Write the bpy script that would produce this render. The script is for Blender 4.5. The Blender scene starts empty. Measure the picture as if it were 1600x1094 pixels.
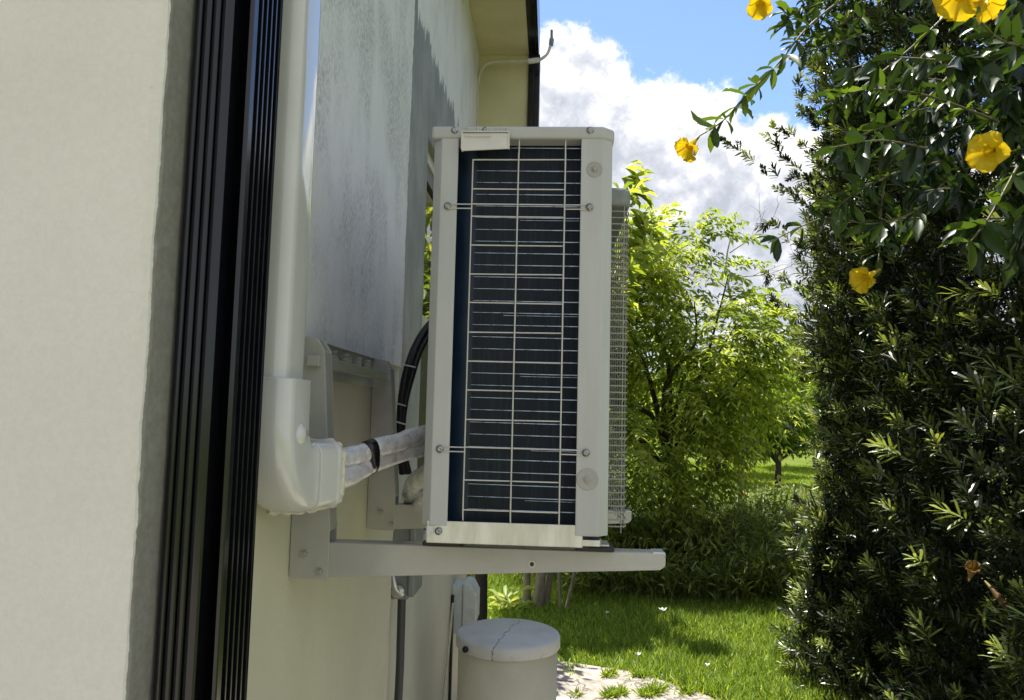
import bpy, math, random
import numpy as np
from mathutils import Vector, Matrix

S = bpy.context.scene
C = S.collection
CAMZ = 1.6

# ------------------------------------------------------------------ camera
F = 1150.0                       # focal length in pixels of a 1600 px wide picture
dY = np.array([62.0, -100.0, -F]); dY /= np.linalg.norm(dY)
dX = np.array([1, -0.0237, 0.0]); dX -= dX @ dY * dY; dX /= np.linalg.norm(dX)
dZ = np.cross(dX, dY)
B = np.stack([dX, dY, dZ], 1)
cam = bpy.data.cameras.new('camera'); co = bpy.data.objects.new('camera', cam); C.objects.link(co)
M4 = Matrix.Identity(4)
for i in range(3):
    for j in range(3): M4[i][j] = B[j, i]
M4[2][3] = CAMZ
co.matrix_world = M4
cam.sensor_width = 36; cam.lens = 36 * F / 1600; cam.clip_start = 0.05; cam.clip_end = 2000
S.camera = co

def at(px, py, Y):
    """world point at distance Y along the wall seen at photo pixel px,py"""
    d = B.T @ np.array([(px - 800), -(py - 547), -F]); d = d * Y / d[1]
    return np.array([d[0], d[1], d[2] + CAMZ])

# ------------------------------------------------------------------ light
SUN = np.array([-0.118, 0.22, 1.0]); SUN /= np.linalg.norm(SUN)
el = math.asin(SUN[2]); az = math.atan2(SUN[0], SUN[1])
sl = bpy.data.lights.new('sun', 'SUN'); sl.energy = 4.2; sl.angle = math.radians(0.53); sl.color = (1, 0.95, 0.86)
so = bpy.data.objects.new('sun', sl); C.objects.link(so)
so.rotation_euler = Vector(SUN).to_track_quat('Z', 'Y').to_euler()
S.view_settings.view_transform = 'Standard'; S.view_settings.look = 'None'
S.view_settings.gamma = 1; S.view_settings.exposure = 1.25

class NT:
    def __init__(s, nt): s.nt = nt; s.nt.nodes.clear()
    def n(s, t, ins=None, **kw):
        o = s.nt.nodes.new(t)
        for k, v in kw.items(): setattr(o, k, v)
        for k, v in (ins or {}).items():
            if isinstance(v, tuple) and len(v) == 2 and hasattr(v[0], 'outputs'):
                s.nt.links.new(v[0].outputs[v[1]], o.inputs[k])
            elif hasattr(v, 'outputs'): s.nt.links.new(v.outputs[0], o.inputs[k])
            else: o.inputs[k].default_value = v
        return o
    def m(s, op, a, b=0.0, c=0.0, clamp=False): return s.n('ShaderNodeMath', {0: a, 1: b, 2: c}, operation=op, use_clamp=clamp)
    def ramp(s, fac, pts):
        r = s.n('ShaderNodeValToRGB', {0: fac}); e = r.color_ramp.elements
        while len(e) < len(pts): e.new(0.5)
        for i, (p, c) in enumerate(pts):
            e[i].position = p; e[i].color = (c, c, c, 1) if not isinstance(c, tuple) else (*c[:3], 1)
        return r
    def mix(s, f, a, b):
        return s.n('ShaderNodeMixRGB', {0: f, 1: a if hasattr(a, 'outputs') or isinstance(a[0], bpy.types.Node) else (*a, 1), 2: b if hasattr(b, 'outputs') or isinstance(b[0], bpy.types.Node) else (*b, 1)})
    def noise(s, vec, scale, detail=3, rough=0.5, dist=0.0):
        return s.n('ShaderNodeTexNoise', {'Vector': vec, 'Scale': scale, 'Detail': detail, 'Roughness': rough, 'Distortion': dist})
    def mapr(s, v, a, b, c=0.0, d=1.0, smooth=True):
        return s.n('ShaderNodeMapRange', {0: v, 1: a, 2: b, 3: c, 4: d}, interpolation_type='SMOOTHSTEP' if smooth else 'LINEAR')

W = bpy.data.worlds.new('World'); S.world = W; W.use_nodes = True
w = NT(W.node_tree)
sky = w.n('ShaderNodeTexSky', sky_type='NISHITA', sun_disc=False, sun_elevation=el, sun_rotation=az, air_density=1.0, dust_density=0.6, ozone_density=2.0)
tc = w.n('ShaderNodeTexCoord'); sp = w.n('ShaderNodeSeparateXYZ', {0: (tc, 0)})
vec = (tc, 0)
azn = w.m('ARCTAN2', (sp, 0), (sp, 1)); eln = w.m('ARCSINE', (sp, 2))
big = w.noise(vec, 7.0, 8, 0.55, 0.3)
med = w.noise(vec, 26.0, 7, 0.6, 0.25)
fine = w.noise(vec, 80.0, 5, 0.65)
# height of the cumulus bank over azimuth
drop = w.m('MULTIPLY', w.m('MINIMUM', w.m('MAXIMUM', w.m('SUBTRACT', azn, 0.07), 0.0), 0.45), 0.42)
fillcloud = w.mapr(w.m('ABSOLUTE', azn), 0.9, 1.7, 0.0, 0.62)  # unseen cloud behind the camera, added as neutral fill light
Bn = w.m('SUBTRACT', 0.487, drop)
dlt = w.m('SUBTRACT', w.m('ADD', Bn, fillcloud), eln)
dn = w.m('ADD', dlt, w.m('MULTIPLY', w.m('SUBTRACT', big, 0.5), 0.12))
dn = w.m('ADD', dn, w.m('MULTIPLY', w.m('SUBTRACT', med, 0.5), 0.085))
dn = w.m('ADD', dn, w.m('MULTIPLY', w.m('SUBTRACT', fine, 0.5), 0.02))
bank = w.mapr(dn, -0.006, 0.018)
lowb = w.mapr(w.m('ADD', eln, w.m('MULTIPLY', w.m('SUBTRACT', big, 0.5), 0.35)), 0.04, 0.13, 0.55, 1.0)
bank = w.m('MULTIPLY', bank, lowb)
sc = w.mapr(w.noise(vec, 3.2, 8, 0.6, 0.4), 0.5, 0.6)
sc = w.m('MULTIPLY', sc, w.mapr(eln, 0.66, 0.8))
mask = w.m('MAXIMUM', bank, sc)
# light and dark of the cloud body
off = w.n('ShaderNodeVectorMath', {0: vec, 1: (-0.006, 0.0, 0.022)}, operation='ADD')
med2 = w.noise(off, 26.0, 7, 0.6, 0.25); big2 = w.noise(off, 7.0, 8, 0.55, 0.3)
rel = w.m('ADD', w.m('MULTIPLY', w.m('SUBTRACT', med, med2), 1.6), w.m('MULTIPLY', w.m('SUBTRACT', big, big2), 2.4))
edge = w.mapr(dn, 0.0, 0.16, 0.55, 0.0)
sh = w.m('ADD', w.m('ADD', rel, edge), 0.24, clamp=True)
ccol = w.ramp(sh, [(0.0, (0.47, 0.50, 0.57)), (0.35, (0.64, 0.66, 0.72)), (0.7, (0.95, 0.95, 0.95)), (1.0, (1.2, 1.17, 1.12))])
skc = w.n('ShaderNodeVectorMath', {0: (sky, 0), 3: 0.105}, operation='SCALE')
skc2 = w.n('ShaderNodeVectorMath', {0: (skc, 0), 1: (0.84, 0.90, 1.04)}, operation='MULTIPLY')
clc = w.n('ShaderNodeVectorMath', {0: (ccol, 0), 3: 0.54}, operation='SCALE')
mx = w.n('ShaderNodeMixRGB', {0: mask, 1: (skc2, 0), 2: (clc, 0)})
bg = w.n('ShaderNodeBackground', {0: mx, 1: 1.0})
w.n('ShaderNodeOutputWorld', {0: bg})

# ------------------------------------------------------------------ materials
def newmat(name):
    m = bpy.data.materials.new(name); m.use_nodes = True
    return m, NT(m.node_tree)

def plain(name, col, rough=0.5, metal=0.0, var=0.12, scale=20, bump=0.0, bscale=200, spec=0.5, coat=0.0, stretch=(1, 1, 1)):
    m, t = newmat(name)
    g = t.n('ShaderNodeNewGeometry')
    v = t.n('ShaderNodeVectorMath', {0: (g, 0), 1: stretch}, operation='MULTIPLY')
    nz = t.noise((v, 0), scale, 5, 0.6)
    a = tuple(c * (1 - var) for c in col); b = tuple(min(1, c * (1 + var)) for c in col)
    cc = t.mix(t.mapr(nz, 0.3, 0.7), a, b)
    rr = t.mapr(nz, 0.3, 0.7, max(0.03, rough * 0.85), min(1, rough * 1.15))
    ins = {'Base Color': cc, 'Roughness': rr, 'Metallic': metal, 'Specular IOR Level': spec, 'Coat Weight': coat, 'Coat Roughness': 0.08}
    if bump:
        bn = t.noise((v, 0), bscale, 4, 0.6)
        ins['Normal'] = t.n('ShaderNodeBump', {'Height': bn, 'Strength': 0.6, 'Distance': bump})
    p = t.n('ShaderNodeBsdfPrincipled', ins)
    t.n('ShaderNodeOutputMaterial', {0: p})
    return m

def leafmat(name, cols, rough=0.38, trans=0.35, spec=0.5, tboost=1.6):
    m, t = newmat(name)
    at_ = t.n('ShaderNodeAttribute', attribute_name='v')
    n = len(cols) - 1
    r = t.ramp((at_, 2), [(i / n, c) for i, c in enumerate(cols)])
    p = t.n('ShaderNodeBsdfPrincipled', {'Base Color': r, 'Roughness': rough, 'Specular IOR Level': spec})
    tcol = t.n('ShaderNodeVectorMath', {0: (r, 0), 1: (tboost * 1.25, tboost * 1.15, tboost * 0.35)}, operation='MULTIPLY')
    tr = t.n('ShaderNodeBsdfTranslucent', {0: (tcol, 0)})
    mx = t.n('ShaderNodeMixShader', {0: trans, 1: p, 2: tr})
    t.n('ShaderNodeOutputMaterial', {0: mx})
    return m

M = {}
M['plastic'] = plain('casing_paint', (0.435, 0.442, 0.425), 0.42, var=0.08, scale=14, stretch=(1, 1, 0.2), bump=0.0002, bscale=900)
M['lidpaint'] = plain('lid_paint', (0.41, 0.416, 0.40), 0.42, var=0.05, scale=9)
M['plug'] = plain('plug_plastic_shade', (0.33, 0.325, 0.29), 0.3, var=0.05)  # darker grey stands in for the shade inside the dimples
M['flap'] = plain('flap_plastic', (0.60, 0.585, 0.53), 0.5, var=0.06, scale=30)
M['grille'] = plain('grille_wire', (0.30, 0.295, 0.27), 0.4, var=0.08)
M['guard'] = plain('guard_wire', (0.50, 0.49, 0.45), 0.35, var=0.05)
M['galv'] = plain('galvanised', (0.60, 0.595, 0.575), 0.34, 0.75, var=0.13, scale=45, stretch=(1, 1, 0.25))
M['dark'] = plain('black_rubber', (0.012, 0.012, 0.012), 0.45, var=0.3)
M['screw'] = plain('screw_metal', (0.42, 0.42, 0.40), 0.3, 0.9)
M['tubes'] = plain('coil_tube', (0.34, 0.41, 0.48), 0.3, 0.6, var=0.35, scale=60)
M['bracket'] = plain('bracket_paint', (0.40, 0.398, 0.365), 0.22, var=0.06, scale=14, bump=0.0001, bscale=700, coat=0.35)
M['bolt'] = plain('zinc_bolt', (0.5, 0.5, 0.46), 0.3, 0.85)
M['pvc'] = plain('pvc_white', (0.58, 0.585, 0.555), 0.09, var=0.04, scale=6, coat=0.5)
M['foam'] = plain('foam_sealant', (0.62, 0.59, 0.48), 0.8, var=0.15, scale=90, bump=0.002, bscale=160)
M['wrap'] = plain('pipe_wrap', (0.78, 0.78, 0.79), 0.30, 0.25, var=0.12, scale=60, bump=0.006, bscale=55)
M['foil'] = plain('foil_wrap', (0.8, 0.82, 0.85), 0.2, 0.7, var=0.2, scale=60, bump=0.002, bscale=90)
M['tape'] = plain('black_tape', (0.012, 0.012, 0.012), 0.25, var=0.3, bump=0.001, bscale=120)
M['cable'] = plain('black_cable', (0.010, 0.010, 0.012), 0.4, var=0.3, bump=0.0004, bscale=300)
M['tie'] = plain('zip_tie', (0.6, 0.6, 0.6), 0.4)
M['soffit'] = plain('soffit_paint', (0.62, 0.58, 0.36), 0.7, var=0.07, scale=5, bump=0.0004, bscale=250)
M['blackmetal'] = plain('black_aluminium', (0.005, 0.0055, 0.008), 0.2, 0.0, var=0.15, scale=20, spec=0.55)
M['windowframe'] = plain('window_frame_paint', (0.55, 0.53, 0.42), 0.5, var=0.06)
M['bronze'] = plain('bronze_frame', (0.05, 0.04, 0.035), 0.4, var=0.2)
M['conduit'] = plain('conduit_paint', (0.52, 0.50, 0.38), 0.55, var=0.1, scale=40)
M['greybox'] = plain('grey_steel_box', (0.22, 0.235, 0.23), 0.45, var=0.1, scale=25)
M['greyflex'] = plain('grey_flex_conduit', (0.045, 0.047, 0.05), 0.45, var=0.1, scale=80)
M['whitebox'] = plain('white_box_plastic', (0.55, 0.59, 0.55), 0.45, var=0.08, scale=20)
M['roof'] = plain('roof_tile', (0.16, 0.14, 0.12), 0.8, var=0.25, scale=8)
M['bark'] = plain('bark', (0.13, 0.105, 0.075), 0.85, var=0.4, scale=30, bump=0.006, bscale=60, stretch=(1, 1, 0.3))
M['darkbark'] = plain('dark_bark', (0.045, 0.03, 0.022), 0.9, var=0.4, scale=30, bump=0.006, bscale=60, stretch=(1, 1, 0.3))
M['blackbark'] = plain('black_bark', (0.014, 0.013, 0.012), 0.9, var=0.4, scale=30, bump=0.006, bscale=60, stretch=(1, 1, 0.3))
M['palebark'] = plain('pale_bark', (0.24, 0.21, 0.16), 0.85, var=0.3, scale=30, bump=0.005, bscale=60, stretch=(1, 1, 0.3))
M['twig'] = plain('bare_twig', (0.30, 0.26, 0.23), 0.8)
M['vinestem'] = plain('vine_stem', (0.10, 0.09, 0.04), 0.6)
M['stone'] = plain('white_stone', (0.6, 0.6, 0.57), 0.6)
M['petalwhite'] = plain('white_petal', (0.8, 0.8, 0.78), 0.6)
M['petalred'] = plain('red_petal', (0.6, 0.1, 0.04), 0.6)

# glass that mirrors the garden
m, t = newmat('window_glass')
g_ = t.n('ShaderNodeBsdfPrincipled', {'Base Color': (0.02, 0.025, 0.03, 1), 'Roughness': 0.02, 'Specular IOR Level': 1.0, 'IOR': 1.8})
t.n('ShaderNodeOutputMaterial', {0: g_}); M['glass'] = m

# coil fins : fine upright fins
m, t = newmat('coil_fins')
g = t.n('ShaderNodeNewGeometry'); s_ = t.n('ShaderNodeSeparateXYZ', {0: (g, 0)})
wv = t.n('ShaderNodeTexWave', {'Vector': (g, 0), 'Scale': 190.0, 'Distortion': 0.4, 'Detail': 1.0}, wave_type='BANDS', bands_direction='X')
v_ = t.n('ShaderNodeVectorMath', {0: (g, 0), 1: (260, 1, 9)}, operation='MULTIPLY')
nz = t.noise((v_, 0), 1.0, 3, 0.6)
cc = t.mix(t.m('MULTIPLY', t.mapr(nz, 0.45, 0.75), 0.8), (0.004, 0.009, 0.020), (0.028, 0.050, 0.080))
cc2 = t.mix((wv, 1), (0.003, 0.006, 0.012), (cc, 0))
p = t.n('ShaderNodeBsdfPrincipled', {'Base Color': (cc2, 0), 'Roughness': 0.4, 'Normal': t.n('ShaderNodeBump', {'Height': (wv, 1), 'Strength': 0.7, 'Distance': 0.001})})
t.n('ShaderNodeOutputMaterial', {0: p}); M['fins'] = m
M['finside'] = plain('coil_side', (0.004, 0.016, 0.038), 0.35, var=0.1)

# stucco : weathered upper coat, creamy lower wall, clean end wall
def stucco(name, zsplit, second=False):
    m, t = newmat(name)
    g = t.n('ShaderNodeNewGeometry'); s_ = t.n('ShaderNodeSeparateXYZ', {0: (g, 0)})
    st = t.n('ShaderNodeVectorMath', {0: (g, 0), 1: (1, 1, 0.6)}, operation='MULTIPLY')
    st2 = t.n('ShaderNodeVectorMath', {0: (g, 0), 1: (1, 1, 0.12)}, operation='MULTIPLY')
    blot = t.noise((st, 0), 5.0, 6, 0.62); grain = t.noise((st, 0), 120.0, 5, 0.75); streak = t.noise((st2, 0), 14.0, 5, 0.6)
    clean = t.mix(t.mapr(t.noise((g, 0), 4.0, 5, 0.6), 0.3, 0.7), (0.655, 0.635, 0.57), (0.695, 0.675, 0.61))
    low = t.mix(t.mapr(t.noise((st, 0), 2.5, 5, 0.6), 0.3, 0.75), (0.52, 0.505, 0.385), (0.60, 0.585, 0.46))
    k = t.m('MULTIPLY', t.mapr(t.m('ADD', t.m('MULTIPLY', blot, 0.85), t.m('MULTIPLY', streak, 0.2)), 0.42, 0.68), t.mapr(grain, 0.36, 0.62))
    up = t.mix(k, (0.79, 0.79, 0.75), (0.43, 0.43, 0.41))
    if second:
        # darker grey band with a ragged upper edge
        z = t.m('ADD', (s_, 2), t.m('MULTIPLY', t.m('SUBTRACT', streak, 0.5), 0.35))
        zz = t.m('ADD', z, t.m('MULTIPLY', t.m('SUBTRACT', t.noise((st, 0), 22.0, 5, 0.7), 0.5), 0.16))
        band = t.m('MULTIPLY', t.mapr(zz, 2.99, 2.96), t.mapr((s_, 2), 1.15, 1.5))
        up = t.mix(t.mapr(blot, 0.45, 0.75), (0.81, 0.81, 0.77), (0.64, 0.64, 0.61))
        band_col = t.mix(t.mapr(blot, 0.35, 0.7), (0.24, 0.25, 0.23), (0.36, 0.37, 0.34))
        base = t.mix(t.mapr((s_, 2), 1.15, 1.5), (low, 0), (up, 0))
        col = t.mix(band, (base, 0), (band_col, 0))
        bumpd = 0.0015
    else:
        zn = t.m('ADD', (s_, 2), 0.0)
        isup = t.m('GREATER_THAN', zn, zsplit)
        side = t.mapr((s_, 1), 0.93, 0.96)
        col = t.mix(isup, (low, 0), (up, 0))
        dirt = t.mapr(t.noise((g, 0), 9.0, 2, 0.5), 0.74, 0.80)
        clean2 = t.mix(t.m('MULTIPLY', dirt, 0.35), (clean, 0), (0.42, 0.36, 0.27))
        spk = t.mapr(t.noise((g, 0), 38.0, 1, 0.4), 0.80, 0.84)
        clean2 = t.mix(t.m('MULTIPLY', spk, 0.55), (clean2, 0), (0.20, 0.18, 0.14))
        fg = t.mix(t.mapr(t.noise((g, 0), 150.0, 4, 0.7), 0.35, 0.65), (0.97, 0.97, 0.965), (1.02, 1.02, 1.02))
        clean2 = t.n('ShaderNodeMixRGB', {0: 1.0, 1: (clean2, 0), 2: (fg, 0)}, blend_type='MULTIPLY')
        return_grey = t.mix(t.mapr(t.noise((g, 0), 90.0, 6, 0.75), 0.3, 0.7), (0.21, 0.205, 0.175), (0.28, 0.27, 0.235))  # darker grey on the narrow return face beside the post
        cw = t.m('ADD', (s_, 1), t.m('MULTIPLY', t.m('SUBTRACT', t.noise((g, 0), 60.0, 4, 0.7), 0.5), 0.004))
        clean2 = t.mix(t.mapr(cw, 0.7905, 0.7915), (clean2, 0), (return_grey, 0))
        col = t.mix(side, (clean2, 0), (col, 0))
        bumpd = 0.0016
    fb = t.noise((g, 0), 260.0, 5, 0.65); cb = t.noise((g, 0), 28.0, 4, 0.6)
    h = t.m('ADD', t.m('MULTIPLY', fb, 0.30), t.m('MULTIPLY', cb, 1.3))
    p = t.n('ShaderNodeBsdfPrincipled', {'Base Color': (col, 0), 'Roughness': 0.72, 'Specular IOR Level': 0.35,
            'Normal': t.n('ShaderNodeBump', {'Height': h, 'Strength': 0.8, 'Distance': bumpd})})
    t.n('ShaderNodeOutputMaterial', {0: p}); return m
ZS = 1.724
M['wallA'] = stucco('stucco_weathered', ZS); M['wallB'] = stucco('stucco_banded', ZS, True)

# lid with a hairline crack
m, t = newmat('tank_lid_paint')
g = t.n('ShaderNodeNewGeometry'); s_ = t.n('ShaderNodeSeparateXYZ', {0: (g, 0)})
wob = t.m('MULTIPLY', t.m('SUBTRACT', t.noise((g, 0), 14.0, 4, 0.7), 0.5), 0.05)
line = t.m('ADD', t.m('ADD', t.m('MULTIPLY', t.m('SUBTRACT', (s_, 0), -0.145), 1.0), t.m('MULTIPLY', t.m('SUBTRACT', (s_, 1), 2.80), -0.22)), wob)
crack = t.mapr(t.m('ABSOLUTE', line), 0.0011, 0.0024, 1.0, 0.0)
base = t.mix(t.mapr(t.noise((g, 0), 10.0, 6, 0.65), 0.35, 0.8), (0.62, 0.615, 0.585), (0.53, 0.525, 0.485))
dots = t.mapr(t.noise((g, 0), 45.0, 3, 0.6), 0.66, 0.74)
base = t.mix(t.m('MULTIPLY', dots, 0.5), (base, 0), (0.25, 0.22, 0.17))
rim = t.m('MULTIPLY', t.mapr((s_, 2), 0.77, 0.748), t.mapr(t.noise((g, 0), 22.0, 5, 0.7), 0.5, 0.7))
base = t.mix(t.m('MULTIPLY', rim, 0.6), (base, 0), (0.22, 0.19, 0.14))
base = t.mix(crack, (base, 0), (0.20, 0.19, 0.17))
p = t.n('ShaderNodeBsdfPrincipled', {'Base Color': (base, 0), 'Roughness': 0.5})
t.n('ShaderNodeOutputMaterial', {0: p}); M['lidtop'] = m
M['tank'] = plain('tank_shell', (0.60, 0.565, 0.44), 0.5, var=0.06, scale=7, bump=0.0006, bscale=160)

# ground
m, t = newmat('lawn_soil')
g = t.n('ShaderNodeNewGeometry')
a = t.mix(t.mapr(t.noise((g, 0), 60.0, 6, 0.7), 0.3, 0.7), (0.06, 0.08, 0.02), (0.18, 0.24, 0.03))
b = t.mix(t.mapr(t.noise((g, 0), 0.8, 5, 0.6), 0.3, 0.7), (0.8, 0.85, 0.7), (1.15, 1.12, 1.0))
cc = t.n('ShaderNodeMixRGB', {0: 1.0, 1: (a, 0), 2: (b, 0)}, blend_type='MULTIPLY')
p = t.n('ShaderNodeBsdfPrincipled', {'Base Color': cc, 'Roughness': 0.9, 'Specular IOR Level': 0.1,
        'Normal': t.n('ShaderNodeBump', {'Height': t.noise((g, 0), 45.0, 5, 0.7), 'Strength': 0.8, 'Distance': 0.04})})
t.n('ShaderNodeOutputMaterial', {0: p}); M['lawn'] = m

m, t = newmat('stamped_paving')
g = t.n('ShaderNodeNewGeometry')
dv = t.n('ShaderNodeVectorMath', {0: (g, 0), 1: (t.noise((g, 0), 5.0, 3), 1)}, operation='ADD')
vo = t.n('ShaderNodeTexVoronoi', {'Vector': (dv, 0), 'Scale': 1.6}, feature='DISTANCE_TO_EDGE')
vc = t.n('ShaderNodeTexVoronoi', {'Vector': (dv, 0), 'Scale': 1.6})
joint = t.mapr(t.m('ADD', vo, t.m('MULTIPLY', t.noise((g, 0), 20.0, 4), 0.06)), 0.035, 0.06)
st_ = t.mix(t.mapr(t.noise((g, 0), 12.0, 7, 0.7), 0.3, 0.7), (0.20, 0.17, 0.145), (0.46, 0.405, 0.345))
tint = t.mix(t.m('MULTIPLY', (t.n('ShaderNodeSeparateColor', {0: (vc, 1)}), 0), 0.6), (st_, 0), (0.30, 0.27, 0.25))
cc = t.mix(joint, (0.15, 0.135, 0.10), (tint, 0))
hh = t.m('ADD', joint, t.m('MULTIPLY', t.noise((g, 0), 30.0, 5, 0.7), 0.5))
p = t.n('ShaderNodeBsdfPrincipled', {'Base Color': (cc, 0), 'Roughness': 0.75, 'Normal': t.n('ShaderNodeBump', {'Height': hh, 'Strength': 0.7, 'Distance': 0.012})})
t.n('ShaderNodeOutputMaterial', {0: p}); M['paving'] = m

M['podo'] = leafmat('podocarpus_leaf', [(0.012, 0.018, 0.007), (0.020, 0.032, 0.010), (0.035, 0.06, 0.014), (0.33, 0.40, 0.13)], 0.34, 0.20, 0.45)
M['allam'] = leafmat('allamanda_leaf', [(0.014, 0.030, 0.010), (0.032, 0.065, 0.014), (0.12, 0.20, 0.025)], 0.36, 0.30, 0.4)
M['bright'] = leafmat('bright_leaf', [(0.09, 0.14, 0.028), (0.21, 0.285, 0.055), (0.44, 0.50, 0.16)], 0.45, 0.48, 0.4)
M['mid'] = leafmat('mid_leaf', [(0.06, 0.11, 0.016), (0.12, 0.20, 0.026), (0.24, 0.32, 0.05)], 0.45, 0.45, 0.35)
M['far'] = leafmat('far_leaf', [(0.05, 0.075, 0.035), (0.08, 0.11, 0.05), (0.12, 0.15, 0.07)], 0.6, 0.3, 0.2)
M['blade'] = leafmat('grass_blade', [(0.09, 0.15, 0.02), (0.19, 0.29, 0.035), (0.40, 0.48, 0.11)], 0.5, 0.42, 0.3)
M['tall'] = leafmat('strap_leaf', [(0.075, 0.105, 0.035), (0.15, 0.20, 0.055), (0.30, 0.36, 0.11)], 0.4, 0.3, 0.45)
M['petal'] = leafmat('yellow_petal', [(0.66, 0.46, 0.015), (0.70, 0.52, 0.02), (0.76, 0.60, 0.03)], 0.45, 0.4, 0.3, 0.8)
M['sepal'] = plain('flower_tube', (0.20, 0.15, 0.03), 0.5)
M['wilted'] = leafmat('wilted_petal', [(0.11, 0.065, 0.02), (0.17, 0.10, 0.03)], 0.6, 0.3, 0.3, 0.8)
M['pale'] = leafmat('pale_leaf', [(0.25, 0.33, 0.12), (0.40, 0.45, 0.22)], 0.45, 0.4, 0.3)

# ------------------------------------------------------------------ helpers
def wloc(o):
    v = Vector((0, 0, 0))
    while o: v += o.location; o = o.parent
    return v

def mkobj(name, me, mat, parent=None):
    o = bpy.data.objects.new(name, me); C.objects.link(o)
    for mm in (mat if isinstance(mat, list) else [mat]): me.materials.append(mm)
    if parent:
        l = wloc(parent); me.transform(Matrix.Translation(-l)); o.parent = parent
    return o

def tag(o, label, cat, group=None, kind=None):
    if label: o['label'] = label
    if cat: o['category'] = cat
    if group: o['group'] = group
    if kind: o['kind'] = kind
    return o

def thing(name, loc, label, cat, group=None):
    o = bpy.data.objects.new(name, None); C.objects.link(o); o.location = Vector([float(a) for a in loc]); o.empty_display_size = 0.1
    return tag(o, label, cat, group)

class MB:
    def __init__(s): s.v = []; s.f = []; s.sm = []
    def add(s, vs, fs, sm=False):
        n = len(s.v); s.v += [tuple(float(c) for c in q) for q in vs]; s.f += [tuple(i + n for i in q) for q in fs]; s.sm += [sm] * len(fs); return s
    def box(s, x0, x1, y0, y1, z0, z1):
        return s.add([(x0, y0, z0), (x1, y0, z0), (x1, y1, z0), (x0, y1, z0), (x0, y0, z1), (x1, y0, z1), (x1, y1, z1), (x0, y1, z1)],
                     [(3, 2, 1, 0), (4, 5, 6, 7), (0, 1, 5, 4), (1, 2, 6, 5), (2, 3, 7, 6), (3, 0, 4, 7)])
    def prism(s, poly, axis, a, b):
        """poly: 2D points; axis 'y' -> (x,z) extruded in y ; 'z' -> (x,y) extruded in z ; 'x' -> (y,z)"""
        def mk(p, q):
            return (p[0], q, p[1]) if axis == 'y' else ((p[0], p[1], q) if axis == 'z' else (q, p[0], p[1]))
        n = len(poly)
        vs = [mk(p, a) for p in poly] + [mk(p, b) for p in poly]
        return s.add(vs, [tuple(range(n))[::-1], tuple(range(n, 2 * n))] + [(i, (i + 1) % n, n + (i + 1) % n, n + i) for i in range(n)])
    def tube(s, pts, r, n=8, caps=True, sq=None):
        pts = [np.array(p, float) for p in pts]; m = len(pts)
        rs = r if isinstance(r, (list, tuple, np.ndarray)) else [r] * m
        T = []
        for i in range(m):
            d = pts[min(i + 1, m - 1)] - pts[max(i - 1, 0)]; T.append(d / (np.linalg.norm(d) + 1e-9))
        up = np.array([0, 0, 1.0]) if abs(T[0][2]) < 0.9 else np.array([0, 1.0, 0])
        u = np.cross(T[0], up); u /= np.linalg.norm(u)
        vs = []
        for i in range(m):
            u = u - (u @ T[i]) * T[i]; u /= np.linalg.norm(u) + 1e-9; w_ = np.cross(T[i], u)
            for k in range(n):
                a = 2 * math.pi * k / n
                vs.append(pts[i] + rs[i] * (math.cos(a) * u + math.sin(a) * w_))
        fs = [(i * n + k, i * n + (k + 1) % n, (i + 1) * n + (k + 1) % n, (i + 1) * n + k) for i in range(m - 1) for k in range(n)]
        s.add(vs, fs, True)
        if caps: s.add([vs[k] for k in range(n)], [tuple(range(n))[::-1]]); s.add([vs[(m - 1) * n + k] for k in range(n)], [tuple(range(n))])
        return s
    def lathe(s, prof, c, n=48, axis='z'):
        """prof: (r, h) list"""
        vs = []
        for r, h in prof:
            for k in range(n):
                a = 2 * math.pi * k / n; x, y = r * math.cos(a), r * math.sin(a)
                vs.append((c[0] + x, c[1] + y, c[2] + h) if axis == 'z' else ((c[0] + x, c[1] + h, c[2] + y) if axis == 'y' else (c[0] + h, c[1] + x, c[2] + y)))
        fs = [(i * n + k, i * n + (k + 1) % n, (i + 1) * n + (k + 1) % n, (i + 1) * n + k) for i in range(len(prof) - 1) for k in range(n)]
        if axis == 'y': fs = [q[::-1] for q in fs]
        return s.add(vs, fs, True)
    def build(s, name, mat, parent=None, bevel=0.0, seg=2):
        me = bpy.data.meshes.new(name); me.from_pydata(s.v, [], s.f); me.polygons.foreach_set('use_smooth', s.sm); me.update()
        o = mkobj(name, me, mat, parent)
        if bevel:
            b = o.modifiers.new('bevel', 'BEVEL'); b.width = bevel; b.segments = seg; b.limit_method = 'ANGLE'; b.angle_limit = math.radians(35)
            b.harden_normals = False
        return o

def smoothpath(pts, n=8):
    pts = [np.array(p_, float) for p_ in pts]; out = []
    for i in range(len(pts) - 1):
        p0 = pts[max(i - 1, 0)]; p1 = pts[i]; p2 = pts[i + 1]; p3 = pts[min(i + 2, len(pts) - 1)]
        for k in range(n):
            t_ = k / n; out.append(0.5 * ((2 * p1) + (-p0 + p2) * t_ + (2 * p0 - 5 * p1 + 4 * p2 - p3) * t_ ** 2 + (-p0 + 3 * p1 - 3 * p2 + p3) * t_ ** 3))
    out.append(pts[-1]); return out

def screw(parent, x, y, z, r=0.0042):
    b = MB(); b.lathe([(r * 1.7, 0), (r * 1.7, -0.0007), (r * 1.05, -0.0012), (r, -0.003), (r * 0.6, -0.0036), (r * 0.55, -0.0022), (0, -0.0022)], (x, y, z), 16, 'y')
    return b.build('screw', M['screw'], parent)

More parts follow.
